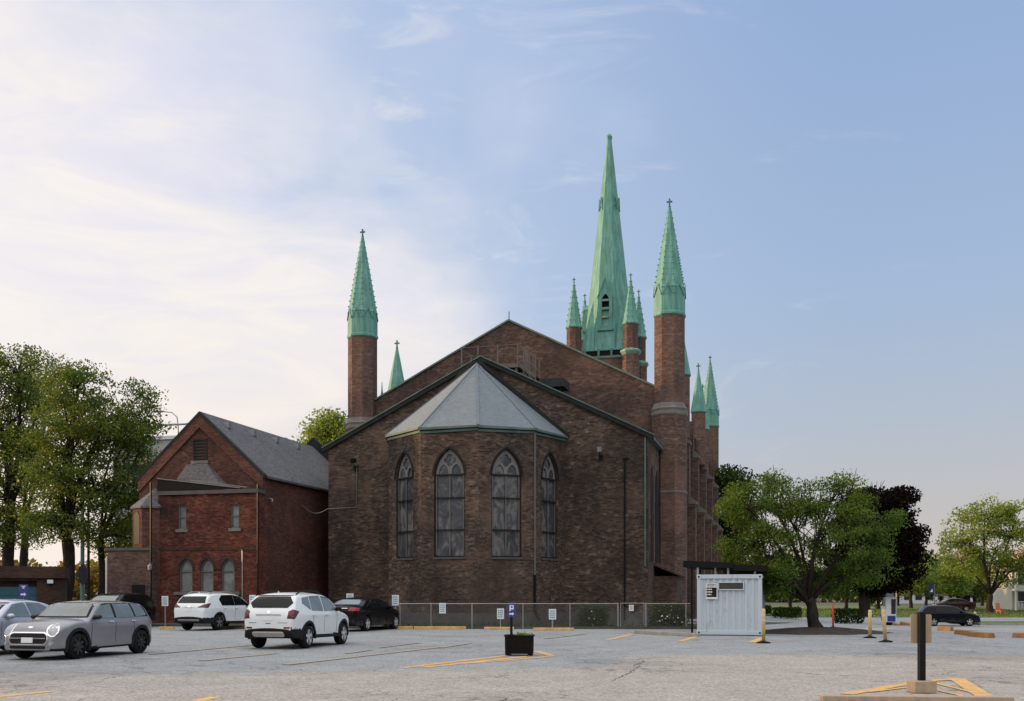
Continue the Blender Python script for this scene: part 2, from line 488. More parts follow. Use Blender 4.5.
def leaf_mat(name, stops, trans=0.35):
    m = bpy.data.materials.new(name)
    m.use_nodes = True
    nt = m.node_tree
    nt.nodes.clear()
    out = nt.nodes.new('ShaderNodeOutputMaterial')
    g = nt.nodes.new('ShaderNodeNewGeometry')
    c = ramp(nt, g.outputs['Random Per Island'], stops)
    o, _ = objco(nt)
    f = noise(nt, o, 0.45, 3)
    c = mixc(nt, sstep(nt, f, 0.42, 0.66), c, mixc(nt, 1.0, c, (1.30, 1.15, 0.85), 'MULTIPLY'))
    d = nt.nodes.new('ShaderNodeBsdfDiffuse')
    t = nt.nodes.new('ShaderNodeBsdfTranslucent')
    nt.links.new(c, d.inputs['Color'])
    nt.links.new(mixc(nt, 1.0, c, (1.3, 1.3, 0.7), 'MULTIPLY'), t.inputs['Color'])
    mx = nt.nodes.new('ShaderNodeMixShader')
    mx.inputs[0].default_value = trans
    nt.links.new(d.outputs[0], mx.inputs[1])
    nt.links.new(t.outputs[0], mx.inputs[2])
    nt.links.new(mx.outputs[0], out.inputs[0])
    MATS[name] = m
    return m


leaf_mat('leaf_olive', [(0.0, (0.0439, 0.0854, 0.0220)), (0.5, (0.0854, 0.1440, 0.0366)), (1.0, (0.1586, 0.2135, 0.0634))], 0.42)
leaf_mat('leaf_maple', [(0.0, (0.0549, 0.0927, 0.0293)), (0.5, (0.0878, 0.1403, 0.0415)), (0.93, (0.1403, 0.1830, 0.0561)), (1.0, (0.2318, 0.1952, 0.0610))], 0.42)
leaf_mat('leaf_purple', [(0.0, (0.007, 0.006, 0.005)), (0.6, (0.013, 0.010, 0.008)), (1.0, (0.028, 0.019, 0.014))], 0.12)
leaf_mat('leaf_dark', [(0.0, (0.0195, 0.0415, 0.0146)), (0.6, (0.0390, 0.0708, 0.0220)), (1.0, (0.0671, 0.1037, 0.0317))], 0.3)
leaf_mat('leaf_light', [(0.0, (0.1037, 0.1647, 0.0439)), (0.6, (0.1830, 0.2562, 0.0732)), (1.0, (0.2806, 0.3294, 0.1098))], 0.45)
leaf_mat('leaf_autumn', [(0.0, (0.1098, 0.1220, 0.0366)), (0.5, (0.2074, 0.1769, 0.0610)), (1.0, (0.3416, 0.1830, 0.0610))], 0.45)
leaf_mat('grass_blade', [(0.0, (0.05, 0.085, 0.02)), (0.6, (0.085, 0.12, 0.03)), (1.0, (0.14, 0.15, 0.05))], 0.4)
m_, nt_, b_ = mat_base('bark', 0.95, 0, 0.2)
o_, _ = objco(nt_)
f_ = noise(nt_, mapping(nt_, o_, (7, 7, 1.2)), 1.5, 6, 0.7)
nt_.links.new(ramp(nt_, f_, [(0.3, (0.011, 0.009, 0.008)), (0.7, (0.045, 0.036, 0.029))]), b_.inputs['Base Color'])


# ------------------------------------------------------------------ mesh helpers
class MB:
    def __init__(self):
        self.v = []
        self.f = []

    def add(self, verts, faces):
        n = len(self.v)
        self.v += [tuple(p) for p in verts]
        self.f += [tuple(i + n for i in f) for f in faces]
        return self

    def box(self, x0, x1, y0, y1, z0, z1, M=None):
        vs = [(x0, y0, z0), (x1, y0, z0), (x1, y1, z0), (x0, y1, z0), (x0, y0, z1), (x1, y0, z1), (x1, y1, z1), (x0, y1, z1)]
        if M is not None:
            vs = [M @ Vector(p) for p in vs]
        return self.add(vs, [(0, 3, 2, 1), (4, 5, 6, 7), (0, 1, 5, 4), (1, 2, 6, 5), (2, 3, 7, 6), (3, 0, 4, 7)])

    def bar(self, p, q, w, h=None, up=(0, 0, 1)):
        h = h or w
        p, q = Vector(p), Vector(q)
        d = (q - p).normalized()
        s = d.cross(Vector(up))
        if s.length < 1e-4:
            s = d.cross(Vector((1, 0, 0)))
        s.normalize()
        t = s.cross(d)
        vs = []
        for c in (p, q):
            for a, b in ((-1, -1), (1, -1), (1, 1), (-1, 1)):
                vs.append(c + s * (a * w / 2) + t * (b * h / 2))
        return self.add(vs, [(0, 1, 2, 3), (7, 6, 5, 4), (0, 4, 5, 1), (1, 5, 6, 2), (2, 6, 7, 3), (3, 7, 4, 0)])

    def tube(self, pts, rad, n=8, cap=True):
        pts = [Vector(p) for p in pts]
        if isinstance(rad, (int, float)):
            rad = [rad] * len(pts)
        base = len(self.v)
        prev = None
        for i, p in enumerate(pts):
            d = (pts[min(i + 1, len(pts) - 1)] - pts[max(i - 1, 0)]).normalized()
            s = d.cross(Vector((0, 0, 1))) if prev is None else prev - d * prev.dot(d)
            if s.length < 1e-3:
                s = d.cross(Vector((1, 0, 0)))
            s.normalize()
            prev = s
            t = d.cross(s)
            for k in range(n):
                a = 2 * math.pi * k / n
                self.v.append(tuple(p + (s * math.cos(a) + t * math.sin(a)) * rad[i]))
        for i in range(len(pts) - 1):
            for k in range(n):
                a, b = base + i * n + k, base + i * n + (k + 1) % n
                self.f.append((a, b, b + n, a + n))
        if cap:
            self.f.append(tuple(base + k for k in reversed(range(n))))
            self.f.append(tuple(base + (len(pts) - 1) * n + k for k in range(n)))
        return self

    def lathe(self, prof, n=8, c=(0, 0), rot=0.0, cap=True):
        """profile [(r, z)] about a vertical axis"""
        base = len(self.v)
        for r, z in prof:
            for k in range(n):
                a = rot + 2 * math.pi * k / n
                self.v.append((c[0] + r * math.cos(a), c[1] + r * math.sin(a), z))
        for i in range(len(prof) - 1):
            for k in range(n):
                a, b = base + i * n + k, base + i * n + (k + 1) % n
                self.f.append((a, b, b + n, a + n))
        if cap:
            self.f.append(tuple(base + k for k in reversed(range(n))))
            self.f.append(tuple(base + (len(prof) - 1) * n + k for k in range(n)))
        return self

    def prism(self, poly, fn0, fn1):
        """closed prism: 2-D polygon mapped by two functions to the near and the far face"""
        n = len(poly)
        vs = [fn0(*p) for p in poly] + [fn1(*p) for p in poly]
        tri = tessellate_polygon([[Vector((p[0], p[1], 0)) for p in poly]])
        fs = [tuple(t) for t in tri] + [tuple(i + n for i in reversed(t)) for t in tri]
        fs += [(i, (i + 1) % n, (i + 1) % n + n, i + n) for i in range(n)]
        return self.add(vs, fs)

    def sheet(self, outer, holes, fn):
        loops = [outer] + list(holes)
        tri = tessellate_polygon([[Vector((p[0], p[1], 0)) for p in L] for L in loops])
        allp = [p for L in loops for p in L]
        return self.add([fn(*p) for p in allp], [tuple(t) for t in tri])

    def plate(self, outer, holes, fn0, fn1):
        """plate with holes and thickness"""
        self.sheet(outer, holes, fn0)
        self.sheet(outer, holes, fn1)
        for L in [outer] + list(holes):
            n = len(L)
            self.add([fn0(*p) for p in L] + [fn1(*p) for p in L], [(i, (i + 1) % n, (i + 1) % n + n, i + n) for i in range(n)])
        return self

    def build(self, name, mat, parent=None, smooth=False, recalc=True, loc=None, bevel=0):
        me = bpy.data.meshes.new(name)
        me.from_pydata(self.v, [], self.f)
        bm = bmesh.new()
        bm.from_mesh(me)
        bmesh.ops.remove_doubles(bm, verts=bm.verts, dist=1e-5)
        if recalc:
            bmesh.ops.recalc_face_normals(bm, faces=bm.faces)
        if bevel:
            bmesh.ops.bevel(bm, geom=[e for e in bm.edges if len(e.link_faces) == 2 and e.calc_face_angle(0) > 0.5], offset=bevel, segments=2, affect='EDGES', profile=0.5)
        if smooth:
            for f in bm.faces:
                f.smooth = True
        bm.to_mesh(me)
        bm.free()
        me.materials.append(MATS[mat])
        o = bpy.data.objects.new(name, me)
        COL.objects.link(o)
        if parent is not None:
            o.parent = parent
        if loc is not None:
            o.location = loc
        return o


def tag(o, label=None, cat=None, group=None, kind=None):
    if label:
        o['label'] = label
    if cat:
        o['category'] = cat
    if group:
        o['group'] = group
    if kind:
        o['kind'] = kind
    return o


def empty(name, loc, rz=0.0, label=None, cat=None, group=None):
    o = bpy.data.objects.new(name, None)
    COL.objects.link(o)
    o.location = loc
    o.rotation_euler = (0, 0, rz)
    o.empty_display_size = 0.3
    return tag(o, label, cat, group)


def copy_tree(o, parent=None):
    c = o.copy()
    COL.objects.link(c)
    if parent is not None:
        c.parent = parent
    for ch in list(o.children):
        copy_tree(ch, c)
    return c


def smoothstep(a, b, x):
    t = min(1.0, max(0.0, (x - a) / (b - a)))
    return t * t * (3 - 2 * t)


def gz(x, y):
    """ground height: the lot is level, the street end on the right lies about a metre lower"""
    d = smoothstep(46, 76, y) * smoothstep(12, 30, x)
    r = smoothstep(88, 118, y)
    return -0.95 * d * (1 - 0.8 * r)


def at(u, v=None, Y=None, z=None):
    """photo pixel to the ground point (level ground) or to depth Y"""
    if Y is None:
        Y = CAMZ * F / (v - HOR)
    X = (u - 512) / F * Y
    if z is None:
        z = gz(X, Y) if v is None else CAMZ + (HOR - v) / F * Y
    return Vector((X, Y, z))


def arch(w, h, rise, n=8, cx=0.0, z0=0.0):
    """pointed-arch outline, counter-clockwise from the lower left"""
    a = w / 2
    Rr = (a * a + rise * rise) / (2 * a)
    sp = h - rise
    th = math.atan2(rise, Rr - a) if Rr != a else math.pi / 2
    pts = [(-a, 0), (a, 0)]
    for i in range(n + 1):
        t = th * i / n
        pts.append((a - Rr + Rr * math.cos(t), sp + Rr * math.sin(t)))
    for i in range(n - 1, -1, -1):
        t = th * i / n
        pts.append((-(a - Rr + Rr * math.cos(t)), sp + Rr * math.sin(t)))
    return [(cx + x, z0 + z) for x, z in pts]


def rect(x0, x1, z0, z1):
    return [(x0, z0), (x1, z0), (x1, z1), (x0, z1)]


# ------------------------------------------------------------------ ground
def axis(vals):
    out = []
    for a, b, s in vals:
        n = max(1, int(round((b - a) / s)))
        out += [a + (b - a) * i / n for i in range(n)]
    out.append(vals[-1][1])
    return out


def terrain(name, xs, ys, mat, dzo, label=None):
    mb = MB()
    nx = len(xs)
    mb.v = [(x, y, gz(x, y) + dzo) for y in ys for x in xs]
    mb.f = [(j * nx + i, j * nx + i + 1, (j + 1) * nx + i + 1, (j + 1) * nx + i) for j in range(len(ys) - 1) for i in range(nx - 1)]
    o = mb.build(name, mat, smooth=True)
    return tag(o, label, kind='structure')


terrain('ground', axis([(-900, -100, 80), (-100, 8, 12), (8, 60, 2), (60, 120, 12), (120, 900, 80)]),
        axis([(-60, 40, 20), (40, 124, 2), (124, 200, 12), (200, 1500, 100)]), 'earth', -0.06)
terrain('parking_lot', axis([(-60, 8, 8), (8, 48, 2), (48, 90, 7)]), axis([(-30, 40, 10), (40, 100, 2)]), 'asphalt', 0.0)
# lawns and planting beds
terrain('lawn', axis([(13, 60, 2), (60, 100, 10)]), axis([(100, 124, 2), (124, 150, 13)]), 'lawn', 0.05)


def flat_poly(name, pts, mat, z, kind='structure'):
    mb = MB()
    mb.sheet([(p[0], p[1]) for p in pts], [], lambda x, y: (x, y, gz(x, y) + z))
    return tag(mb.build(name, mat), kind=kind)


flat_poly('planting_bed', [(-27, 51.6), (-14.5, 50.4), (-6.3, 47.3), (-3, 46.9), (5.2, 46.9), (9.2, 46.9), (16, 58), (9, 60), (-8, 62), (-27, 62)], 'weeds_soil', 0.03)
mark = MB()
faint = MB()


LINE_Z = [0.004]


def gline(mb, u0, v0, u1, v1, w, z=None):
    if z is None:
        LINE_Z[0] += 0.0006
        z = LINE_Z[0]
    p, q = at(u0, v0), at(u1, v1)
    d = (q - p)
    d.normalize()
    s = Vector((-d.y, d.x, 0)) * w * .7
    L = (q - p).length
    n = max(1, int(L / 0.5))
    vs, fs = [], []
    for i in range(n + 1):
        c = p + (q - p) * (i / n)
        j = random.uniform(-0.012, 0.012)
        for e in (s, -s):
            k = c + e + s.normalized() * j
            vs.append((k.x, k.y, z))
    for i in range(n):
        fs.append((2 * i, 2 * i + 1, 2 * i + 3, 2 * i + 2))
    mb.add(vs, fs)


for L in ((-30, 699.5, 51, 691.5, .16), (186, 704, 216, 697, .16), (402, 668, 508, 655.5, .16), (424, 667.5, 528, 656.5, .16), (535, 651, 553, 656.2, .16), (462, 664, 550, 656.8, .13),
          (608, 640, 632, 634.5, .16), (680, 641.5, 697, 636.5, .16), (752, 642.5, 764, 637.5, .2),
          (846, 694.5, 925, 681.2, .17), (925, 681.2, 958, 679.3, .16), (957, 679.0, 989, 699.5, .2), (868, 692.5, 918, 686.5, .07), (935, 683.5, 975, 693.5, .07), (936, 690.5, 966, 697, .07)):
    gline(mark, *L)
for L in ((200, 661, 276, 653.5, .19), (285, 665, 448, 646.5, .19), (150, 654.5, 255, 645, .18), (345, 654, 372, 650, .12), (440, 648, 470, 643.5, .13), (545, 639, 585, 634, .13), (118, 646, 150, 642, .12),
          (380, 648, 420, 643, .1)):
    gline(faint, *L)
tag(mark.build('parking_line', 'line_paint'), kind='structure')
tag(faint.build('faded_parking_line', 'line_paint_faint'), kind='structure')
wl = MB()
for i in range(5):
    gline(wl, 818 + i * 11, 633.6 - i * 1.3, 850 + i * 11, 633.6 - i * 1.3, .35, 0.006)
tag(wl.build('crosswalk_marking', 'line_white'), kind='structure')
ck = MB()
for pts in ([(592, 647.3), (620, 647.0), (650, 648.0), (690, 648.4), (712, 648.2)], [(640, 669.5), (665, 670), (690, 671.5), (735, 672.6)], [(805, 674), (830, 675), (860, 676)],
            [(640, 666), (628, 674), (612, 681)], [(935, 652), (960, 652.3), (988, 652.0)], [(488, 697), (510, 698), (500, 701)], [(812, 673.6), (790, 672)], [(632, 666.5), (645, 661)], [(835, 639), (900, 640.5)]):
    P = [at(u, v) for u, v in pts]
    for a, b in zip(P, P[1:]):
        n = max(2, int((b - a).length / 0.12))
        prev = None
        d = (b - a).normalized()
        s = Vector((-d.y, d.x, 0))
        for i in range(n + 1):
            w = random.uniform(0.004, 0.022)
            c = a + (b - a) * (i / n) + s * random.uniform(-.04, .04)
            cur = (c + s * w, c - s * w)
            if prev:
                ck.add([(*prev[0].xy, .003), (*prev[1].xy, .003), (*cur[1].xy, .003), (*cur[0].xy, .003)], [(0, 1, 2, 3)])
            prev = cur
tag(ck.build('pavement_crack', 'crack'), kind='structure')

# kerb line along the church bed
kb = MB()
for a, b in (((-27, 51.4), (-14.5, 50.2)), ((-14.5, 50.2), (-6.4, 47.1)), ((-6.4, 47.1), (9.2, 46.7))):
    d = Vector((b[0] - a[0], b[1] - a[1], 0)).normalized()
    kb.bar((a[0], a[1], .05), (b[0], b[1], .05), .15, .12)
tag(kb.build('kerb', 'dark_concrete'), kind='structure')
mb = MB()
p, q = at(636, 633.5), at(697, 637)
mb.bar((p.x, p.y, .07), (q.x, q.y, .07), .2, .14)
tag(mb.build('concrete_kerb', 'concrete', bevel=.015), kind='structure')
mb = MB()
mb.bar((15.32 * (821 - 512) / F, 15.32, .045), (15.1 * (1012 - 512) / F, 15.1, .045), .2, .09)
tag(mb.build('island_kerb', 'block_concrete', bevel=.015), kind='structure')
# right-hand street island
mb = MB()
mb.sheet([(38.5, 84), (70, 84), (70, 91), (38.5, 91), (37.6, 87.5)], [], lambda x, y: (x, y, gz(x, y) + 0.13))
tag(mb.build('street_island', 'lawn'), kind='structure')
mb = MB()
mb.bar((38.4, 84, gz(40, 84) + .07), (70, 84, gz(60, 84) + .07), .2, .15)
tag(mb.build('street_kerb', 'concrete'), kind='structure')

# ------------------------------------------------------------------ church
TH = R(-15)
CH = empty('church', (-1.7, 57.2, 0), TH, 'large dark brick church with green copper spires beyond the parking lot', 'church')


def gable_poly(w, eave, peak):
    return [(-w, 0), (w, 0), (w, eave), (0, peak), (-w, eave)]


# chancel: lower, nearer gable
mb = MB()
mb.prism(gable_poly(9.3, 10.2, 14.8), lambda a, z: (a, 0, z), lambda a, z: (a, 5.2, z))
mb.build('chancel_wall', 'church_brick', CH)
mb = MB()
mb.box(-9.36, 9.36, -.07, 5.2, 0, .62)
mb.build('plinth', 'dark_concrete', CH)
sl = (14.8 - 10.2) / 9.3


def roof_strip(mb, w, eave, peak, b0, b1, t0, t1, over=0.0):
    """a strip lying along both slopes of a gable, from t0 to t1 above the slope line"""
    s = (peak - eave) / w
    for sg in (-1, 1):
        W = w + over
        poly = [(0, peak + t0), (sg * W, peak - s * W + t0), (sg * W, peak - s * W + t1), (0, peak + t1)]
        mb.prism(poly, lambda a, z: (a, b0, z), lambda a, z: (a, b1, z))


mb = MB()
roof_strip(mb, 9.3, 10.2, 14.8, .003, 5.6, .0, .07, .25)
rf = mb.build('chancel_roof', 'roof_dark', CH)
mb = MB()
roof_strip(mb, 9.3, 10.2, 14.8, -.20, -.02, -.22, .03, .32)
mb.build('gable_coping', 'coping_dark', CH)
mb = MB()
roof_strip(mb, 9.3, 10.2, 14.8, -.23, 0.0, .033, .085, .34)
mb.build('coping_edge', 'coping_green', CH)
mb = MB()
mb.box(9.3, 9.55, -.05, 5.2, 9.95, 10.12)
mb.build('gutter', 'fascia_green', CH)
MB().box(-9.55, -9.3, -.05, 5.2, 9.95, 10.12).build('gutter', 'fascia_green', CH)
# window slits on the chancel flank
for b in (1.6, 3.6):
    mb = MB()
    mb.prism(arch(1.1, 5.2, 1.1, cx=b, z0=3.4), lambda s, z: (9.3, s, z), lambda s, z: (9.34, s, z))
    w_ = mb.build('window', 'dark_frame', CH)

# nave: taller gable behind, with its long roof
NB = 5.85
mb = MB()
mb.prism(gable_poly(9.5, 13.6, 18.4), lambda a, z: (a, NB, z), lambda a, z: (a, 46.5, z))
mb.build('nave_wall', 'nave_brick', CH)
mb = MB()
roof_strip(mb, 9.5, 13.6, 18.4, NB + .063, 46.3, 0, .06, .2)
mb.build('nave_roof', 'slate', CH)
mb = MB()
roof_strip(mb, 9.5, 13.6, 18.4, NB - .10, NB + .06, -.04, .07, .25)
mb.build('gable_coping', 'coping_green', CH)
mb = MB()
mb.box(-.02, .02, NB, NB + .04, 18.4, 18.95)
mb.build('lightning_rod', 'black_metal', CH)


# turrets ------------------------------------------------------------
def crocket_spire(prof, n=8, rot=R(22.5), crk=None):
    mb = MB()
    mb.lathe(prof, n, rot=rot)
    (r0, z0), (r1, z1) = crk[0], crk[1]
    steps = crk[2]
    sz = crk[3]
    for k in range(n):
        a = rot + 2 * math.pi * k / n
        for i in range(steps):
            t = (i + .6) / steps
            r = r0 + (r1 - r0) * t
            z = z0 + (z1 - z0) * t
            s = sz * (1 - .5 * t)
            c = Vector((math.cos(a) * (r + s * .25), math.sin(a) * (r + s * .25), z))
            M = Matrix.Translation(c) @ Matrix.Rotation(a, 4, 'Z')
            mb.box(-s * .5, s * .6, -s * .4, s * .4, -s * .35, s * .55, M)
    return mb


def cross_mb(z, s):
    mb = MB()
    mb.box(-s * .09, s * .09, -s * .09, s * .09, z, z + s)
    mb.box(-s * .36, s * .36, -s * .08, s * .08, z + s * .5, z + s * .68)
    mb.lathe([(.02, z - s * .15), (s * .2, z - s * .02), (s * .05, z + s * .12)], 8)
    return mb


def turret(a, b, proto=None):
    if proto:
        t = copy_tree(proto, CH)
        t.location = (a, b, 0)
        return t
    mb = MB()
    rot = R(22.5)
    mb.lathe([(1.07, 0), (1.07, 12.0), (1.0, 12.0)], 8, rot=rot)
    mb.lathe([(.925, 12.02), (.925, 18.0)], 8, rot=rot)
    t = mb.build('turret', 'turret_brick', CH, loc=(a, b, 0))
    mb = MB()
    mb.lathe([(1.09, 12.0), (1.13, 12.1), (1.10, 12.28), (1.14, 12.42), (1.05, 12.5), (.95, 12.75), (.92, 12.75)], 8, rot=rot)
    mb.build('cornice', 'stone', t)
    mb = MB()
    mb.lathe([(1.06, 7.45), (1.10, 7.48), (1.10, 7.56), (1.06, 7.62)], 8, rot=rot, cap=False)
    mb.build('string_course', 'stone', t)
    mb = crocket_spire([(.94, 17.86), (.99, 17.92), (.99, 18.05), (.95, 18.1), (.95, 19.45), (.98, 19.5), (.91, 19.6), (.09, 24.35), (.03, 24.45)], crk=((.90, 19.7), (.11, 24.2), 13, .075))
    # little gables round the foot of the spire
    for k in range(8):
        an = rot + 2 * math.pi * (k + .5) / 8
        ap_ = .94 * math.cos(math.pi / 8)
        n = Vector((math.cos(an), math.sin(an), 0))
        s = Vector((-n.y, n.x, 0))
        P = [n * (ap_ + .02) + s * x + Vector((0, 0, z)) for x, z in ((-.34, 19.12), (-.34, 19.0), (0, 19.62), (.34, 19.0), (.34, 19.12), (0, 19.78))]
        Q = [p + n * .045 for p in P]
        mb.add(P + Q, [(6, 7, 8, 11), (11, 8, 9, 10), (0, 5, 11, 6), (5, 4, 10, 11), (1, 7, 8, 2), (2, 8, 9, 3), (0, 6, 7, 1), (3, 9, 10, 4)])
    mb.build('spire', 'copper', t)
    cross_mb(24.43, .46).build('finial_cross', 'copper_dark', t)
    return t


T0 = turret(9.8, NB)
for a, b in ((-9.68, NB), (9.25, 46.8), (-9.25, 46.8)):
    tt = turret(a, b, T0)
    if b > 20:
        tt.scale = (.94, .94, 1)

# buttresses and their pinnacles along both flanks
mb = MB()
for z0, z1, d0, d1 in ((0, 7.4, 0, 1.3), (7.4, 11.3, 0, .9)):
    mb.box(0, d1, -.5, .5, z0, z1)
mb.box(0, .55, -.45, .45, 11.3, 13.9)
B0 = mb.build('buttress', 'nave_brick', CH)
for z, d0, d1 in ((7.4, .9, 1.37), (11.3, .55, .97)):
    mb = MB()
    mb.prism([(d0 - .05, z), (d1, z), (d1, z + .16), (d0 - .05, z + .62)], lambda x, zz: (x, -.54, zz), lambda x, zz: (x, .54, zz))
    mb.build('stone_cap', 'stone', B0)


def pinnacle_parts(parent, zb, zt, r):
    mb = crocket_spire([(r, zb - .1), (r * 1.08, zb), (r * 1.05, zb + .15), (r * .96, zb + .2), (.04, zt - .35)], crk=((r * .95, zb + .3), (.08, zt - .5), 7, .1))
    s = mb.build('pinnacle_spire', 'copper', parent)
    cross_mb(zt - .38, .42).build('finial_cross', 'copper_dark', parent)


B0.location = (9.5, 26.5, 0)
for i, b in enumerate((12.3, 19.4, 33.5, 40.5)):
    c = copy_tree(B0, CH)
    c.location = (9.5, b, 0)
for b in (12.3, 26.5):
    c = copy_tree(B0, CH)
    c.location = (-9.5, b, 0)
    c.rotation_euler = (0, 0, math.pi)
mb = MB()
mb.lathe([(.62, 12.5), (.62, 16.6)], 8, rot=R(22.5))
P0 = mb.build('pinnacle', 'turret_brick', CH, loc=(9.78, 12.6, -.75))
mb = MB()
mb.lathe([(.66, 16.55), (.70, 16.6), (.68, 16.75), (.05, 20.0)], 8, rot=R(22.5))
mb.build('pinnacle_spire', 'copper', P0)
cross_mb(19.9, .5).build('finial_cross', 'copper_dark', P0)
for a, b, dz_, s in ((9.85, 25.7, -0.9, .9), (9.7, 31.8, -1.3, .85), (-10.1, 12.9, -0.9, 1.0)):
    c = copy_tree(P0, CH)
    c.location = (a, b, dz_)
    c.scale = (s, s, 1)
mb = MB()
mb.lathe([(.28, 12), (.3, 14.2), (.05, 15.5), (.02, 16.1)], 6)
mb.build('chimney_pot', 'copper_dark', CH, loc=(-9.6, 8.9, -.35))

# west tower and spire ------------------------------------------------
TB = 41.4
tw = MB()
tw.box(-2.55, 2.55, -2.55, 2.55, 0, 23.6)
tower = tw.build('tower', 'turret_brick', CH, loc=(.22, TB, 0))
mb = MB()
mb.box(-2.3, 2.3, -2.3, 2.3, 23.6, 24.35)
mb.build('louvre_gap', 'black_board', tower)
mb = MB()
for x in (-1.9, -.6, .6, 1.9):
    mb.box(x - .1, x + .1, -2.42, -2.3, 23.6, 24.3)
    mb.box(2.3, 2.42, x - .1, x + .1, 23.6, 24.3)
mb.box(-2.62, 2.62, -2.62, 2.62, 23.4, 23.62)
mb.build('parapet', 'copper_dark', tower)
AP0, ZB, ZT = 2.3, 24.3, 46.4


def ap(z):
    return AP0 * (1 - (z - ZB) / (ZT - ZB)) + .03


mb = MB()
k8 = 1 / math.cos(math.pi / 8)
mb.lathe([(ap(ZB) * k8, ZB), (ap(30) * k8, 30), (ap(36.5) * k8, 36.5), (ap(44.6) * k8, 44.6), (.26, 44.75), (.30, 44.95), (.2, 45.15), (.05, 45.2)], 8, rot=R(22.5))
# square foot with broaches
for sx in (-1, 1):
    for sy in (-1, 1):
        q = AP0 * math.tan(math.pi / 8)
        zt_ = 29.2
        at_ = ap(zt_)
        A = (sx * AP0, sy * q, ZB)
        B = (sx * AP0, sy * AP0, ZB)
        C = (sx * q, sy * AP0, ZB)
        m = at_ * math.cos(math.pi / 4) * 1.0
        D = (sx * m * 1.0, sy * m * 1.0, zt_)
        mb.add([A, B, C, D], [(0, 1, 3), (1, 2, 3), (0, 2, 1), (2, 0, 3)])
mb.box(-AP0 - .06, AP0 + .06, -AP0 - .06, AP0 + .06, ZB - .12, ZB + .06)
sp_o = mb.build('spire', 'copper', tower)


def lucarne(ang, z0, z1, w, gab, depth, name='lucarne'):
    """gabled louvred dormer standing out of one face of the spire"""
    n = Vector((math.sin(ang), -math.cos(ang), 0))
    s = Vector((math.cos(ang), math.sin(ang), 0))
    r0 = ap(z0) + .05
    mb = MB()
    f0 = lambda x, z: tuple(n * (r0 + depth) + s * x + Vector((0, 0, z)))
    f1 = lambda x, z: tuple(n * (r0 - .9) + s * x + Vector((0, 0, z)))
    outer = [(-w / 2, z0), (w / 2, z0), (w / 2, z1), (0, z1 + gab), (-w / 2, z1)]
    hole = arch(w * .55, (z1 - z0) * .86 + gab * .25, w * .55, 5, 0, z0 + (z1 - z0) * .08)
    mb.plate(outer, [hole], f0, f1)
    mb.prism([(-w * .62, z1 - .15), (-w * .62, z1 - .3), (0, z1 + gab * 1.05), (w * .62, z1 - .3), (w * .62, z1 - .15), (0, z1 + gab * 1.25)],
             lambda x, z: tuple(n * (r0 + depth + .06) + s * x + Vector((0, 0, z))), lambda x, z: tuple(n * (r0 + depth - .1) + s * x + Vector((0, 0, z))))
    mb.prism(rect(-w * .62, w * .62, z0 - .14, z0), lambda x, z: tuple(n * (r0 + depth + .1) + s * x + Vector((0, 0, z))), f1)
    o = mb.build(name, 'copper', tower)
    mb = MB()
    mb.prism(hole, lambda x, z: tuple(n * (r0 + depth - .3) + s * x + Vector((0, 0, z))), f1)
    mb.build('opening', 'black_board', o)
    mb = MB()
    nn = max(3, int((z1 - z0) / .65))
    for i in range(nn):
        z = z0 + (z1 - z0) * (i + .35) / nn
        mb.prism([(-w * .26, z), (w * .26, z), (w * .26, z + .15), (-w * .26, z + .15)],
                 lambda x, z: tuple(n * (r0 + depth - .04) + s * x + Vector((0, 0, z))), lambda x, z: tuple(n * (r0 + depth - .2) + s * x + Vector((0, 0, z + .1))))
    mb.build('louvre', 'copper_pale', o)


lucarne(0, 26.2, 29.3, 1.25, 1.5, .03)
lucarne(R(90), 26.6, 28.6, 1.2, .5, .25)
lucarne(R(-90), 26.6, 28.6, 1.2, .5, .25)
for an in (45, -45, 90, -90):
    lucarne(R(an), 36.8, 38.1, .40, .8, -.14)
# corner pinnacles
mb = MB()
mb.lathe([(.82, 0), (.82, 23.8)], 8, rot=R(22.5))
mb.lathe([(.70, 23.8), (.70, 26.3)], 8, rot=R(22.5))
CP = mb.build('corner_pinnacle', 'turret_brick', CH, loc=(2.65, TB - 2.65, 0))
mb = MB()
mb.lathe([(.83, 23.5), (.98, 23.75), (.98, 23.9), (.72, 24.05)], 8, rot=R(22.5))
mb.build('cornice', 'copper_pale', CP)
pinnacle_parts(CP, 26.35, 31.0, .76)
for sx, sy in ((-1, -1), (1, 1), (-1, 1)):
    c = copy_tree(CP, CH)
    c.location = (sx * 2.65, TB + sy * 2.65, 0)

# apse ----------------------------------------------------------------
AR = 5.03
AA = -.30
EV = 10.1
angs = [R(x) for x in (-90, -54, -18, 18, 54, 90)]
av = [Vector((AA + AR * math.sin(t), -AR * math.cos(t), 0)) for t in angs]


def inset_arch(w, h, rise, t, cx=0, z0=0, n=8):
    return arch(w - 2 * t, h - 1.6 * t, rise - .4 * t, n, cx, z0 + t)


wall = MB()
win_specs = []
for p, q in zip(av, av[1:]):
    S = (q - p)
    L = S.length
    S.normalize()
    n = Vector((S.y, -S.x, 0))
    fn = lambda s, z, d=0.0, p=p, S=S, n=n: tuple(p + S * s + n * d + Vector((0, 0, z)))
    hole = arch(1.66, 5.6, 1.4, 8, L / 2, 3.5)
    wall.sheet(rect(0, L, 0, EV), [hole], fn)
    k = len(hole)
    wall.add([fn(s, z) for s, z in hole] + [fn(s, z, -.3) for s, z in hole], [(i, (i + 1) % k, (i + 1) % k + k, i + k) for i in range(k)])
    win_specs.append((fn, L / 2))
wall.build('apse_wall', 'church_brick', CH)
mb = MB()
mb.prism([(v.x + (v.x - AA) * .012, v.y * 1.012) for v in av], lambda x, y: (x, y, 0), lambda x, y: (x, y, .62))
mb.build('apse_plinth', 'dark_concrete', CH)
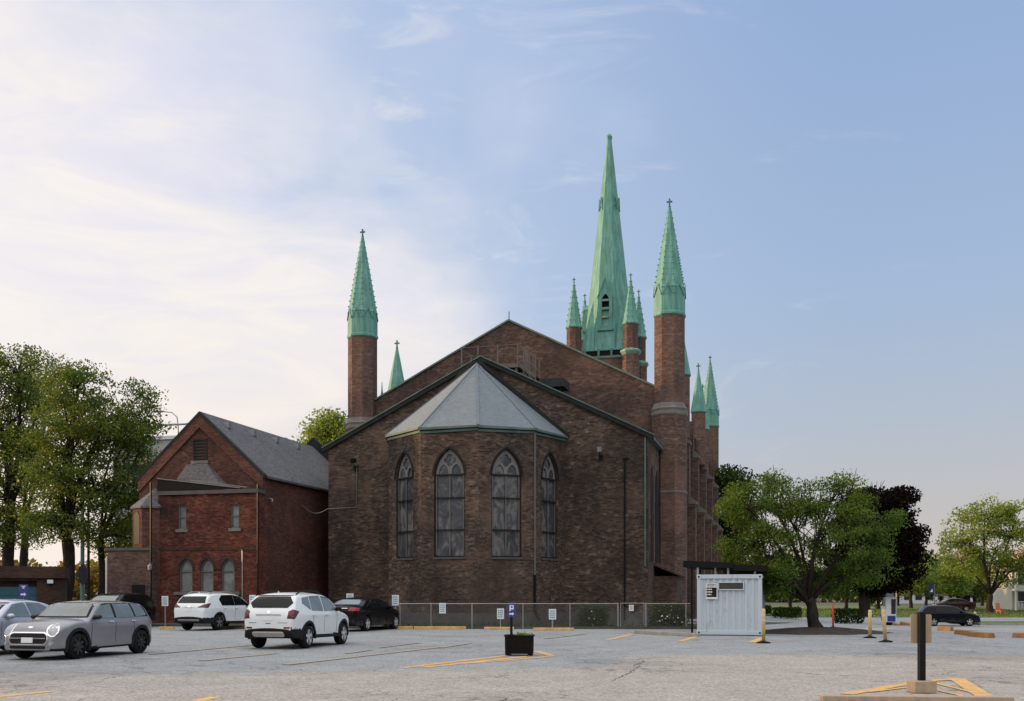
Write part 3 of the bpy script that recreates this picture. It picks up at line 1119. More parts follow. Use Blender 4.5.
# quoin-like thin piers are part of the wall; brick hood and sill for each window
for fn, cx in win_specs:
    mb = MB()
    W, H, RI, Z0 = 1.66, 5.6, 1.4, 3.5
    o1, i1 = arch(W, H, RI, 8, cx, Z0), inset_arch(W, H, RI, .07, cx, Z0)
    mb.plate(o1, [i1], lambda s, z: fn(s, z, -.10), lambda s, z: fn(s, z, -.2))
    for z in (4.9, 6.55, 7.75):
        mb.prism(rect(cx - .79, cx + .79, z - .035, z + .035), lambda s, zz: fn(s, zz, -.08), lambda s, zz: fn(s, zz, -.17))
    win = mb.build('window', 'dark_frame', CH)
    mb = MB()
    mb.prism(rect(cx - .03, cx + .03, 3.6, 7.8), lambda s, z: fn(s, z, -.11), lambda s, z: fn(s, z, -.18))
    for x in (-.73, .73):
        mb.prism(rect(cx + x - .03, cx + x + .03, 3.6, 7.8), lambda s, z: fn(s, z, -.115), lambda s, z: fn(s, z, -.18))
    mb.build('mullion', 'grey_frame', win)
    mb = MB()
    i2 = inset_arch(W, H, RI, .05, cx, Z0)
    mb.prism(i2, lambda s, z: fn(s, z, -.20), lambda s, z: fn(s, z, -.26))
    mb.build('pane', 'church_glass', win)
    mb = MB()
    # tracery: pale plate with a quatrefoil and two lancet heads cut out
    full = inset_arch(W, H, RI, .06, cx, Z0)
    head = [(cx - .77, 7.79), (cx + .77, 7.79)] + [p for p in full[2:]]
    qf = []  # quatrefoil
    for i in range(24):
        t = 2 * math.pi * i / 24
        r = .22 + .10 * abs(math.cos(2 * t)) ** .6
        qf.append((cx + r * math.cos(t), 8.50 + r * math.sin(t)))
    l1 = arch(.50, .50, .40, 4, cx - .345, 7.80)
    l2 = arch(.50, .50, .40, 4, cx + .345, 7.80)
    mb.plate(head, [qf, l1, l2], lambda s, z: fn(s, z, -.13), lambda s, z: fn(s, z, -.18))
    mb.build('tracery', 'pale_tracery', win)
    mb = MB()
    mb.prism(rect(cx - .88, cx + .88, 3.39, 3.5), lambda s, z: fn(s, z, .05), lambda s, z: fn(s, z, -.12))
    mb.build('sill', 'dark_concrete', win)
    mb = MB()
    mb.plate(arch(W + .36, H + .24, RI + .2, 8, cx, Z0)[1:] + [arch(W + .36, H + .24, RI + .2, 8, cx, Z0)[0]], [], lambda s, z: fn(s, z, -10), lambda s, z: fn(s, z, -10.1)) if False else None
    oh, ih = arch(W + .18, H + .12, RI + .09, 8, cx, Z0), arch(W + .02, H + .01, RI + .01, 8, cx, Z0)
    hood_o = [p for p in oh if p[1] > 7.55]
    hood_i = [p for p in ih if p[1] > 7.55]
    mb.prism(hood_o + hood_i[::-1], lambda s, z: fn(s, z, .05), lambda s, z: fn(s, z, -.02))
    mb.build('brick_arch', 'dark_frame', win)

# apse roof, eave
OV = 1.03
ev = [Vector((AA + (v.x - AA) * OV, v.y * OV, EV + .12)) for v in av]
top = Vector((AA + .1, -.26, 14.45))
mb = MB()
n = len(ev)
mb.add(ev + [top] + [e + Vector((0, 0, -.06)) for e in ev] + [top + Vector((0, 0, -.3))],
       [(i, i + 1, n) for i in range(n - 1)] + [(n + 1 + i + 1, n + 1 + i, 2 * n + 1) for i in range(n - 1)] + [(i, n + 1 + i, n + 2 + i, i + 1) for i in range(n - 1)])
mb.build('apse_roof', 'apse_roof', CH)
mb = MB()
for i in range(n - 1):
    a, b = ev[i], ev[i + 1]
    mb.bar(a + Vector((0, 0, -.1)), b + Vector((0, 0, -.06)), .10, .10)
    mb.bar(av[i] * 1.01 + Vector((0, 0, EV - .14)), av[i + 1] * 1.01 + Vector((0, 0, EV - .08)), .06, .12)
mb.build('eave_gutter', 'fascia_green', CH)
mb = MB()
mb.bar(ev[-1] + Vector((.05, 0, .03)), top + Vector((.12, 0, .1)), .22, .2)
mb.bar(ev[0] + Vector((-.05, 0, .03)), top + Vector((-.12, 0, .1)), .22, .2)
mb.build('roof_flashing', 'coping_dark', CH)
mb = MB()
for i in range(1, n - 1):
    mb.bar(ev[i] + Vector((0, 0, .01)), top + Vector((0, 0, .01)), .14, .05)
mb.build('ridge_cap', 'apse_roof', CH)

# pipes and lamps on the east side
mb = MB()
pv = av[4] * 1.012
mb.tube([(pv.x, pv.y - .06, EV - .1), (pv.x, pv.y - .06, 2.6)], .05, 6)
mb.build('downpipe', 'grey_frame', CH)
mb = MB()
mb.tube([(pv.x, pv.y - .06, 2.6), (pv.x, pv.y - .06, .9), (pv.x + .12, pv.y - .12, .5), (pv.x + .3, pv.y - .2, .25)], .075, 6)
mb.build('downpipe', 'black_metal', CH)
mb = MB()
mb.tube([(8.05, -.06, 8.9), (8.05, -.06, .2)], .045, 6)
mb.tube([(7.95, -.08, 8.9), (8.3, -.08, 8.9)], .05, 6)
mb.build('downpipe', 'black_metal', CH)
mb = MB()
mb.tube([(9.15, -.08, 10.0), (9.15, -.08, 3.1)], .05, 6)
mb.build('downpipe', 'fascia_green', CH)
mb = MB()
mb.tube([(-7.5, -.05, 8.9), (-7.5, -.05, 6.6), (-9.35, -.05, 6.55)], .025, 6)
mb.build('conduit', 'grey_metal', CH)
for a, z in ((-7.55, 9.2), (6.75, 9.35)):
    mb = MB()
    mb.tube([(a, -.02, z - .35), (a, -.3, z - .35), (a, -.4, z - .05)], .03, 6)
    mb.box(a - .12, a + .12, -.05, 0, z - .5, z - .2)
    fl = mb.build('floodlight', 'black_metal', CH)
    mb = MB()
    mb.prism([(-.62, z + .14), (-.28, z + .2), (-.24, z - .06), (-.55, z - .12)], lambda y, zz: (a - .11, y, zz), lambda y, zz: (a + .11, y, zz))
    mb.build('lamp_head', 'galvanised' if a > 0 else 'black_metal', fl)
# bricked-up doorway outline
mb = MB()
mb.plate(arch(1.2, 2.3, .28, 6, 6.0, 1.0), [arch(1.0, 2.08, .2, 6, 6.0, 1.06)], lambda s, z: (s, -.018, z), lambda s, z: (s, .01, z))
mb.build('blocked_doorway', 'church_brick', CH)

# roof platform with railings and stair; ventilator
DK = 14.95
db0, db1 = 2.4, 4.4
mb = MB()
mb.box(-1.95, 1.5, db0, db1, DK - .12, DK)
mb.box(-1.95, 1.5, db0 - .04, db0, DK - .26, DK - .02)
for a in (-1.85, .15, 1.35):
    for b in (db0 + .1, db1 - .1):
        mb.box(a - .07, a + .07, b - .07, b + .07, 14.2, DK - .1)
plat = mb.build('roof_platform', 'weathered_wood', CH)
mb = MB()
for a in (-1.95, -.95, .25, 1.45):
    mb.box(a - .04, a + .04, db0, db0 + .09, DK - .3 if a > 0 else DK - .6, DK + 1.15)
mb.bar((-1.95, db0 + .03, DK + 1.08), (1.45, db0 + .03, DK + 1.08), .05, .04)
mb.bar((-1.95, db0 + .03, DK + .55), (1.45, db0 + .03, DK + .55), .03, .03)
mb.bar((-1.95, db0 + .05, DK + .95), (-.75, db0 + .05, DK + .2), .03, .03)
mb.box(1.4, 1.51, db1 - .1, db1, DK, DK + 1.2)
mb.box(-2.0, -1.9, db1 - .1, db1, DK - .4, DK + 1.1)
mb.bar((-1.95, db0, DK + 1.05), (-1.95, db1, DK + 1.05), .05, .04)
for yb in (db0 + .05, db0 + 1.0):
    mb.bar((1.45, yb, DK + 1.12), (2.5, yb, DK + .35), .06, .05)
    mb.bar((1.45, yb, DK + .5), (2.5, yb, DK - .25), .04, .03)
    mb.bar((1.45, yb, DK - .05), (2.5, yb, DK - .85), .07, .2)
    for i in range(1, 4):
        x = 1.45 + .35 * i
        mb.box(x - .035, x + .035, yb - .03, yb + .03, DK - .9 - .27 * i, DK + 1.12 - .257 * i)
for i in range(5):
    mb.box(1.51 + i * .2, 1.75 + i * .2, db0 + .1, db0 + .95, DK - .17 - .16 * i, DK - .13 - .16 * i)
mb.build('railing', 'weathered_wood', plat)
mb = MB()
mb.box(3.3, 4.2, 1.6, 2.7, 12.0, 13.0)
vent = mb.build('roof_ventilator', 'black_metal', CH)
mb = MB()
mb.box(3.1, 4.4, 1.35, 2.9, 13.25, 13.72)
mb.box(3.3, 3.4, 1.6, 1.7, 13.0, 13.25)
mb.box(4.1, 4.2, 1.6, 1.7, 13.0, 13.25)
mb.box(3.5, 4.0, 2.0, 2.5, 13.0, 13.25)
mb.build('vent_hood', 'roof_dark', vent)
# side entry / lean-to at the foot of the turret
mb = MB()
mb.box(9.3, 10.6, 2.5, 5.6, 0, 2.6)
mb.prism([(9.3, 3.2), (10.75, 2.6), (10.75, 2.72), (9.3, 3.35)], lambda x, z: (x, 2.3, z), lambda x, z: (x, 5.6, z))
mb.build('lean_to', 'nave_brick', CH)

# ------------------------------------------------------------------ annex
AN = empty('parish_hall', (-13.4, 54, 0), TH, 'red brick gabled hall with pointed windows left of the church', 'hall')
BW, BZ = 6.0, 6.95
mb = MB()
fn = lambda s, z, d=0.0: (s, -d, z)
holes = []
ups = (-4.53, -1.35)
lows = (-4.29, -3.02, -1.76)
for s in ups:
    holes.append(rect(s - .25, s + .25, 5.1, 6.38))
for s in lows:
    holes.append(arch(.78, 1.78, .62, 6, s, 1.72))
mb.sheet(rect(-BW, 0, 0, BZ), holes, fn)
for h in holes:
    k = len(h)
    mb.add([fn(s, z) for s, z in h] + [fn(s, z, -.2) for s, z in h], [(i, (i + 1) % k, (i + 1) % k + k, i + k) for i in range(k)])
mb.add([(0, 0, 0), (0, .7, 0), (0, .7, BZ), (0, 0, BZ), (-BW, 0, 0), (-BW, .7, 0), (-BW, .7, BZ), (-BW, 0, BZ)], [(0, 1, 2, 3), (4, 7, 6, 5)])
mb.build('front_wall', 'annex_brick', AN)
mb = MB()
mb.box(-BW - .05, .06, -.1, .695, BZ, BZ + .2)
mb.build('parapet', 'dark_concrete', AN)
for i, s in enumerate(ups):
    mb = MB()
    mb.plate(rect(s - .25, s + .25, 5.1, 6.38), [rect(s - .19, s + .19, 5.16, 6.32)], lambda a, z: fn(a, z, -.06), lambda a, z: fn(a, z, -.14))
    mb.prism(rect(s - .19, s + .19, 5.72, 5.78), lambda a, z: fn(a, z, -.07), lambda a, z: fn(a, z, -.13))
    w_ = mb.build('window', 'grey_frame', AN)
    MB().prism(rect(s - .2, s + .2, 5.15, 6.33), lambda a, z: fn(a, z, -.14), lambda a, z: fn(a, z, -.19)).build('pane', 'annex_glass', w_)
    MB().prism(rect(s - .36, s + .36, 4.93, 5.1), lambda a, z: fn(a, z, .07), lambda a, z: fn(a, z, -.12)).build('sill', 'stone', w_)
for s in lows:
    mb = MB()
    mb.plate(arch(.78, 1.78, .62, 6, s, 1.72), [arch(.66, 1.66, .55, 6, s, 1.78)], lambda a, z: fn(a, z, -.06), lambda a, z: fn(a, z, -.14))
    mb.prism(rect(s - .33, s + .33, 2.78, 2.84), lambda a, z: fn(a, z, -.07), lambda a, z: fn(a, z, -.13))
    w_ = mb.build('window', 'grey_frame', AN)
    MB().prism(arch(.68, 1.68, .56, 6, s, 1.77), lambda a, z: fn(a, z, -.14), lambda a, z: fn(a, z, -.19)).build('pane', 'annex_glass', w_)
    oh, ih = arch(1.06, 1.96, .78, 6, s, 1.72), arch(.80, 1.79, .63, 6, s, 1.72)
    ho = [p for p in oh if p[1] > 2.8]
    hi = [p for p in ih if p[1] > 2.8]
    MB().prism(ho + hi[::-1], lambda a, z: fn(a, z, .04), lambda a, z: fn(a, z, -.02)).build('brick_arch', 'garage_brick', w_)
mb = MB()
mb.box(-5.0, -1.05, -.08, 0, 1.55, 1.71)
mb.build('sill_band', 'stone', AN)
mb = MB()
mb.box(-BW, 0, -.03, 0, 3.95, 4.1)
mb.build('string_course', 'garage_brick', AN)
# hall body
G0, GL = .7, 14.6
mb = MB()
GA = -3.85
mb.prism([(GA - 3.82, 0), (GA + 3.82, 0), (GA + 3.82, 7.95), (GA, 11.4), (GA - 3.82, 7.95)], lambda a, z: (a, G0, z), lambda a, z: (a, GL, z))
mb.build('hall_wall', 'gable_brick', AN)


def strip2(mb, b0, b1, t0, t1, W):
    s = (11.4 - 7.95) / 3.82
    for sg in (-1, 1):
        mb.prism([(GA, 11.4 + t0), (GA + sg * W, 11.4 - s * W + t0), (GA + sg * W, 11.4 - s * W + t1), (GA, 11.4 + t1)], lambda a, z: (a, b0, z), lambda a, z: (a, b1, z))


mb = MB()
strip2(mb, G0 + .12, GL - .2, 0, .12, 4.0)
mb.build('roof', 'slate', AN)
mb = MB()
strip2(mb, G0 - .14, G0 + .13, -.08, .12, 3.92)
mb.build('gable_coping', 'coping_dark', AN)
mb = MB()
strip2(mb, GL - .2, GL + .1, -.02, .75, 3.92)
mb.build('gable_coping', 'coping_dark', AN)
mb = MB()
strip2(mb, G0 - .12, G0, -.75, -.085, 3.82)
mb.build('brick_band', 'gable_brick', AN)
for b in (2.2, 5, 7.8, 10.6):
    s = (11.4 - 7.95) / 3.82
    mb = MB()
    mb.box(GA + .5, GA + .85, b, b + .25, 11.4 - s * .75 + .1, 11.4 - s * .5 + .22)
    mb.build('snow_guard', 'galvanised', AN)
mb = MB()
mb.plate(rect(GA - .42, GA + .42, 8.85, 10.0), [rect(GA - .36, GA + .36, 8.9, 9.94)], lambda a, z: (a, G0 - .05, z), lambda a, z: (a, G0 + .02, z))
for i in range(6):
    z = 8.95 + i * .165
    mb.prism([(z, 0), (z + .12, .04), (z + .13, .055), (z + .01, .015)], lambda zz, d: (GA - .36, G0 - .05 + d, zz), lambda zz, d: (GA + .36, G0 - .05 + d, zz))
lv = mb.build('louvre_vent', 'dark_frame', AN)
MB().box(GA - .52, GA + .52, G0 - .12, G0, 8.68, 8.84).build('sill', 'stone', lv)
# little hipped roof and the black screen above the front block
mb = MB()
mb.add([(-5.4, .05, 7.16), (-2.1, .05, 7.16), (-1.9, .69, 7.16), (-5.6, .69, 7.16), (-4.6, .55, 8.65), (-3.35, .55, 8.65), (-3.35, .69, 8.65), (-4.6, .69, 8.65)],
       [(0, 1, 5, 4), (1, 2, 6, 5), (3, 0, 4, 7), (4, 5, 6, 7), (0, 3, 2, 1), (2, 3, 7, 6)])
mb.build('hipped_roof', 'slate', AN)
mb = MB()
mb.prism([(-BW, 7.18), (-.9, 7.18), (-.9, 7.2), (-BW, 7.92)], lambda a, z: (a, -.06, z), lambda a, z: (a, .03, z))
scr = mb.build('roof_screen', 'black_board', AN)
mb = MB()
mb.bar((-BW, -.085, 7.86), (-1.0, -.085, 7.22), .03, .05)
mb.bar((-4.0, -.02, 7.72), (-.6, -.02, 7.24), .1, .05)
mb.build('flashing', 'grey_metal', scr)
# bay on the left
mb = MB()
bay = []
for t in (-100, -50, 0, 50, 100):
    bay.append((-6.75 + 1.1 * math.sin(R(t)), .7 - 1.1 * math.cos(R(t))))
bay[0] = (bay[0][0], .7)
bay[-1] = (bay[-1][0], .7)
mb.prism(bay, lambda x, y: (x, y, 0), lambda x, y: (x, y, 6.35))
by = mb.build('bay', 'gable_brick', AN)
mb = MB()
e = [Vector((-6.75 + (x + 6.75) * 1.1, .7 + (y - .7) * 1.1, 6.35)) for x, y in bay]
t_ = Vector((-6.6, .68, 7.45))
mb.add(e + [t_] + [p + Vector((0, 0, -.1)) for p in e], [(i, i + 1, 5) for i in range(4)] + [(6 + i, 7 + i, i + 1, i) for i in range(4)])
mb.build('bay_roof', 'slate', by)
mb = MB()
c = (Vector((*bay[2], 0)) + Vector((*bay[1], 0))) / 2
S = (Vector((*bay[2], 0)) - Vector((*bay[1], 0))).normalized()
nn = Vector((S.y, -S.x, 0))
mb.prism(arch(.55, 1.8, .45, 5, 0, 4.3), lambda s, z: tuple(c + S * s + nn * .02 + Vector((0, 0, z))), lambda s, z: tuple(c + S * s - nn * .05 + Vector((0, 0, z))))
mb.build('window', 'dark_frame', by)
# low wing
mb = MB()
mb.box(-8.75, -BW, -.6, 2.8, 0, 3.95)
lw = mb.build('low_wing', 'nave_brick', AN)
MB().box(-8.85, -BW - .055, -.67, 2.9, 3.95, 4.1).build('parapet', 'dark_concrete', lw)
MB().box(-7.2, -6.4, -.63, -.59, 1.3, 2.1).build('vent', 'black_board', lw)
mb = MB()
mb.tube([(-5.97, -.7, 7.6), (-5.97, -.7, .1)], .05, 6)
mb.tube([(.02, -.05, 7.4), (.02, -.05, .1)], .045, 6)
mb.build('downpipe', 'black_metal', AN)
mb = MB()
mb.tube([(-.88, -.05, 3.9), (-.88, -.05, .1)], .035, 6)
mb.tube([(-.88, -.05, 3.95), (-.88, -.16, 3.95)], .035, 6)
mb.build('downpipe', 'galvanised', AN)
mb = MB()
mb.tube([(-5.9, -.66, 3.2), (-5.9, -.9, 3.25)], .025, 6)
mb.lathe([(.06, 2.86), (.1, 2.9), (.12, 3.12), (.03, 3.2)], 8, (-5.9, -.9))
mb.build('wall_lamp', 'galvanised', AN)
mb = MB()
mb.tube([(.03, 1.2, 6.75), (.2, 1.2, 6.7), (.25, 1.1, 6.55)], .04, 6)
mb.build('wall_lamp', 'galvanised', AN)
mb = MB()
mb.box(-.02, .1, 1.2, GL, 7.78, 7.95)
mb.build('gutter', 'coping_dark', AN)

# cable from the church to the hall
p1 = CH.matrix_basis @ Vector((-9.35, -.05, 6.55))
p2 = AN.matrix_basis @ Vector((.05, 5.0, 6.7))
mb = MB()
mb.tube([p1.lerp(p2, t) + Vector((0, 0, -.35 * math.sin(math.pi * t))) for t in [i / 10 for i in range(11)]], .022, 6)
tag(mb.build('power_cable', 'grey_metal'), 'thin grey cable strung from the church corner to the hall', 'cable')

# ------------------------------------------------------------------ garage on the far left
g0 = at(62, Y=58, z=0)
GR = empty('garage', (g0.x, g0.y, 0), R(21), 'low flat-roofed garage with two blue-green doors behind the silver car', 'garage')
mb = MB()
mb.sheet(rect(-13, 0, 0, 2.5), [rect(-3.9, -1.3, 0, 2.35), rect(-7.4, -4.8, 0, 2.35), rect(-11, -8.3, 0, 2.35)], lambda s, z: (s, 0, z))
mb.box(-13, 0, .35, 6, 0, 2.5)
mb.box(-1.3, 0, 0.003, .35, 0, 2.5)
mb.box(-4.8, -3.9, 0.003, .35, 0, 2.5)
mb.box(-8.3, -7.4, 0.003, .35, 0, 2.5)
mb.build('wall', 'garage_brick', GR)
mb = MB()
mb.box(-13.2, .15, -.2, 6.1, 2.5, 3.15)
mb.build('roof', 'garage_brick', GR)
for s in (-3.9, -7.4, -11):
    mb = MB()
    mb.box(s, s + 2.6, .2, .25, 0, 2.0)
    for i in range(4):
        mb.box(s + .02, s + 2.58, .18, .2, .05 + i * .49, .5 + i * .49)
    mb.build('door', 'teal_door', GR)
mb = MB()
mb.box(-.75, -.45, -.25, 0, 2.2, 2.4)
mb.build('wall_lamp', 'sign_white', GR)


# ------------------------------------------------------------------ cars
def interp(pts, x):
    if x <= pts[0][0]:
        return pts[0][1]
    for (a, b), (c, d) in zip(pts, pts[1:]):
        if x <= c:
            t = (x - a) / (c - a)
            return b + (d - b) * t
    return pts[-1][1]


def smooth_interp(pts, x):
    # Catmull-like monotone cubic (PCHIP) interpolation
    xs = [p[0] for p in pts]
    ys = [p[1] for p in pts]
    if x <= xs[0]:
        return ys[0]
    if x >= xs[-1]:
        return ys[-1]
    n = len(xs)
    d = [(ys[i + 1] - ys[i]) / (xs[i + 1] - xs[i]) for i in range(n - 1)]
    m = [d[0]] + [0 if d[i - 1] * d[i] <= 0 else 2 * d[i - 1] * d[i] / (d[i - 1] + d[i]) for i in range(1, n - 1)] + [d[-1]]
    for i in range(n - 1):
        if x <= xs[i + 1]:
            h = xs[i + 1] - xs[i]
            t = (x - xs[i]) / h
            return ((2 * t ** 3 - 3 * t ** 2 + 1) * ys[i] + (t ** 3 - 2 * t ** 2 + t) * h * m[i] + (-2 * t ** 3 + 3 * t ** 2) * ys[i + 1] + (t ** 3 - t ** 2) * h * m[i + 1])


def car(name, S, loc, rz, label, cat='car', group='cars parked in the lot'):
    L, W, H = S['L'], S['W'] / 2, S['H']
    root = empty(name, (loc[0], loc[1], gz(loc[0], loc[1])), rz, label, cat, group)
    top = S['top']
    belt = S['belt']
    xf, xr, wr = S['xf'], S['xr'], S['wr']
    arch_r = wr + S.get('gap', .065)
    sill = S.get('sill', .24)
    plan = S['plan']
    tum = S.get('tum', .26)

    def hw(x, z):
        w = W * smooth_interp(plan, x)
        zz = min(1.0, max(0.0, (z - .2) / (belt - .2)))
        k = smooth_interp([(0, .950), (.18, .985), (.42, .975), (.66, .990), (.80, 1.0), (.93, .992), (1.0, .968)], zz)
        w *= k
        if z > belt:
            t = (z - belt) / (H - belt)
            w *= 1 - tum * (.75 * t + .25 * t * t)
        return w

    xs = []
    x = -L / 2
    ends = [0, .015, .04, .08, .13, .19, .25]
    xs = [-L / 2 + e for e in ends]
    x = -L / 2 + .3
    while x < L / 2 - .28:
        xs.append(x)
        x += .03
    xs += [L / 2 - e for e in reversed(ends)]
    NS, NC, NTp = 26, 5, 6
    rows = []
    for x in xs:
        T = smooth_interp(top, x)
        lo = smooth_interp(S['low'], x)
        for xw in (xf, xr):
            dxx = abs(x - xw)
            if dxx < arch_r:
                lo = max(lo, wr + math.sqrt(arch_r ** 2 - dxx ** 2) * .98)
        lo = min(lo, T - .12)
        rad = min(S.get('rad', .10), (T - lo) * .3)
        cr = S.get('crown', .045)
        row = [(0, lo), (hw(x, lo) * .5, lo), (hw(x, lo) - .05, lo)]
        zs = T - cr - rad
        for i in range(NS):
            z = lo + .015 + (zs - lo - .015) * i / (NS - 1)
            row.append((hw(x, z), z))
        we = hw(x, T - cr)
        w0 = hw(x, zs)
        ry = min(rad * 1.2, w0 * .5)
        for i in range(1, NC + 1):
            t = i / NC * math.pi / 2
            row.append((w0 - ry * (1 - math.cos(t)) - (w0 - we) * math.sin(t) * .3, zs + rad * math.sin(t)))
        yl, zl = row[-1]
        for i in range(1, NTp + 1):
            y = yl * (1 - i / NTp)
            row.append((y, T - (T - zl) * (y / yl) ** 2))
        rows.append(row)
    bm = bmesh.new()
    grid = []
    for x, row in zip(xs, rows):
        full = [(y, z) for y, z in row] + [(-y, z) for y, z in reversed(row[1:-1])]
        grid.append([bm.verts.new((x, y, z)) for y, z in full])
    n = len(grid[0])
    for i in range(len(xs) - 1):
        for k in range(n):
            bm.faces.new((grid[i][k], grid[i][(k + 1) % n], grid[i + 1][(k + 1) % n], grid[i + 1][k]))
    bm.faces.new(list(reversed(grid[0])))
    bm.faces.new(grid[-1])
    bmesh.ops.recalc_face_normals(bm, faces=bm.faces)
    for f in bm.faces:
        f.smooth = True
    bm.verts.ensure_lookup_table()
    bvh = BVHTree.FromBMesh(bm)

    def split(pred):
        b2 = bm.copy()
        dead = [f for f in b2.faces if not pred(f.calc_center_median(), f.normal)]
        bmesh.ops.delete(b2, geom=dead, context='FACES')
        return b2

    def emit(b, nm, mat):
        me = bpy.data.meshes.new(nm)
        b.to_mesh(me)
        b.free()
        me.materials.append(MATS[mat])
        o = bpy.data.objects.new(nm, me)
        COL.objects.link(o)
        o.parent = root
        return o

    ch = S.get('clad', 0)          # height of dark cladding

    def is_clad(c, nrm):
        if nrm.z < -.7 or c.z < sill + .02:
            return True
        if not ch:
            return False
        if c.z < interp(S['clad_line'], c.x):
            return True
        return False

    roofm = S.get('roof_paint')

    def is_roof(c, nrm):
        return roofm and c.z > H - .16 and nrm.z > .5 and not is_clad(c, nrm)
    emit(split(lambda c, m: not is_clad(c, m) and not is_roof(c, m)), 'body', S['paint'])
    emit(split(is_clad), 'cladding' if ch else 'underbody', 'car_trim')
    if roofm:
        emit(split(is_roof), 'roof', roofm)

    def patch(nm, pts3, direction, mat, off=.008, parent=None, cuts=4):
        d = Vector(direction).normalized()
        e1 = Vector((-d.y, d.x, 0)).normalized()
        e2 = d.cross(e1) * -1
        if abs(d.z) < .01:
            e2 = Vector((0, 0, 1))
        poly = [(Vector(p).dot(e1), Vector(p).dot(e2)) for p in pts3]
        b2 = bmesh.new()
        vs = [b2.verts.new((s, t, 0)) for s, t in poly]
        b2.faces.new(vs)
        bmesh.ops.triangulate(b2, faces=b2.faces, ngon_method='EAR_CLIP')
        for _ in range(cuts):
            long = [e for e in b2.edges if e.calc_length() > .10]
            if not long:
                break
            bmesh.ops.subdivide_edges(b2, edges=long, cuts=1, use_grid_fill=False)
            bmesh.ops.triangulate(b2, faces=[f for f in b2.faces if len(f.verts) > 3])
        last = L / 2
        for v in b2.verts:
            o = e1 * v.co.x + e2 * v.co.y
            o = o - d * o.dot(d) - d * 6
            hit = bvh.ray_cast(o, d, 12)
            if hit[0] is None:
                near = bvh.find_nearest(o + d * (6 - W))
                v.co = near[0] - d * off
            else:
                v.co = hit[0] - d * off
        bmesh.ops.recalc_face_normals(b2, faces=b2.faces)
        # thickness
        ret = bmesh.ops.extrude_face_region(b2, geom=list(b2.faces))
        for g in ret['geom']:
            if isinstance(g, bmesh.types.BMVert):
                g.co += d * (off + .012)
        bmesh.ops.recalc_face_normals(b2, faces=b2.faces)
        for f in b2.faces:
            f.smooth = False
        o = emit(b2, nm, mat)
        if parent:
            o.parent = parent
        return o

    def side(nm, xz, mat, off=.008, sides=(-1, 1)):
        out = []
        for s in sides:
            out.append(patch(nm, [(x, 0, z) for x, z in xz], (0, -s, 0), mat, off))
        return out

    def end(nm, yz, mat, front, off=.008):
        return patch(nm, [(0, y, z) for y, z in yz], (-1 if front else 1, 0, 0), mat, off)

    def both(nm, yz, mat, front, off=.008, ang=35):
        for s in (-1, 1):
            xx = (L / 2 if front else -L / 2)
            d = Vector((-1 if front else 1, 0, 0))
            d = Matrix.Rotation((1 if front else -1) * s * R(ang), 3, 'Z') @ d
            patch(nm, [(p[2] if len(p) > 2 else xx, s * p[0], p[1]) for p in yz], d, mat, off)

    for w in S['windows']:
        side('side_window', w, S.get('glass', 'car_glass'), .014)
    ws = S['windscreen']
    end('windscreen_surround', [(y + math.copysign(.055, y), z + (-.03 if z < 1.2 else .02)) for y, z in ws], 'car_trim', True, .012)
    end('windscreen', S['windscreen'], S.get('screen', 'car_glass_sheen'), True, .032)
    end('rear_window', S['rear_window'], S.get('rear_glass', 'car_glass'), False, .006)
    for f in S.get('front', ()):
        end(f[0], f[1], f[2], True, f[3] if len(f) > 3 else .01)
    for f in S.get('rear', ()):
        end(f[0], f[1], f[2], False, f[3] if len(f) > 3 else .01)
    if 'headlight' in S:
        both('headlight', S['headlight'], 'headlamp_glass', True, .012, S.get('hl_ang', 35))
    if 'headlight_ring' in S:
        both('headlight_ring', S['headlight_ring'], 'chrome', True, .007, S.get('hl_ang', 35))
    if 'taillight' in S:
        both('taillight', S['taillight'], S.get('tail_mat', 'tail_red'), False, .012, 40)
    # door shut lines and handles
    for x0, x1 in S.get('handles', ()):
        side('door_handle', rect(x0, x1, S['hz'] - .018, S['hz'] + .018), S.get('handle_mat', S['paint']), .03)
    for xd in S.get('shut', ()):
        side('door_seam', [(xd - .006, sill + .16), (xd + .006, sill + .16), (xd + .006, belt - .02), (xd - .006, belt - .02)], 'car_trim', .0025)
    # mirrors
    for s in (-1, 1):
        mx, mz = S['mirror']
        y = hw(mx, mz)
        mb = MB()
        M = Matrix.Translation((mx, s * (y + .11), mz)) @ Matrix.Rotation(s * R(-12), 4, 'Z')
        vs = []
        for xx, k in ((-.07, .8), (-.02, 1.0), (.05, .85), (.09, .5)):
            for i in range(10):
                t = 2 * math.pi * i / 10
                vs.append(tuple(M @ Vector((xx, .105 * k * math.cos(t), .075 * k * math.sin(t)))))
        fs = [(j * 10 + i, j * 10 + (i + 1) % 10, (j + 1) * 10 + (i + 1) % 10, (j + 1) * 10 + i) for j in range(3) for i in range(10)] + [tuple(range(10)), tuple(range(30, 40))]
        mb.add(vs, fs)
        mb.bar((mx, s * (y - .04), mz - .07), (mx, s * (y + .1), mz - .03), .06, .04)
        mb.build('wing_mirror', S.get('mirror_mat', S['paint']), root, smooth=True)
    # wheel-arch lips
    fl = S.get('flare', 0)
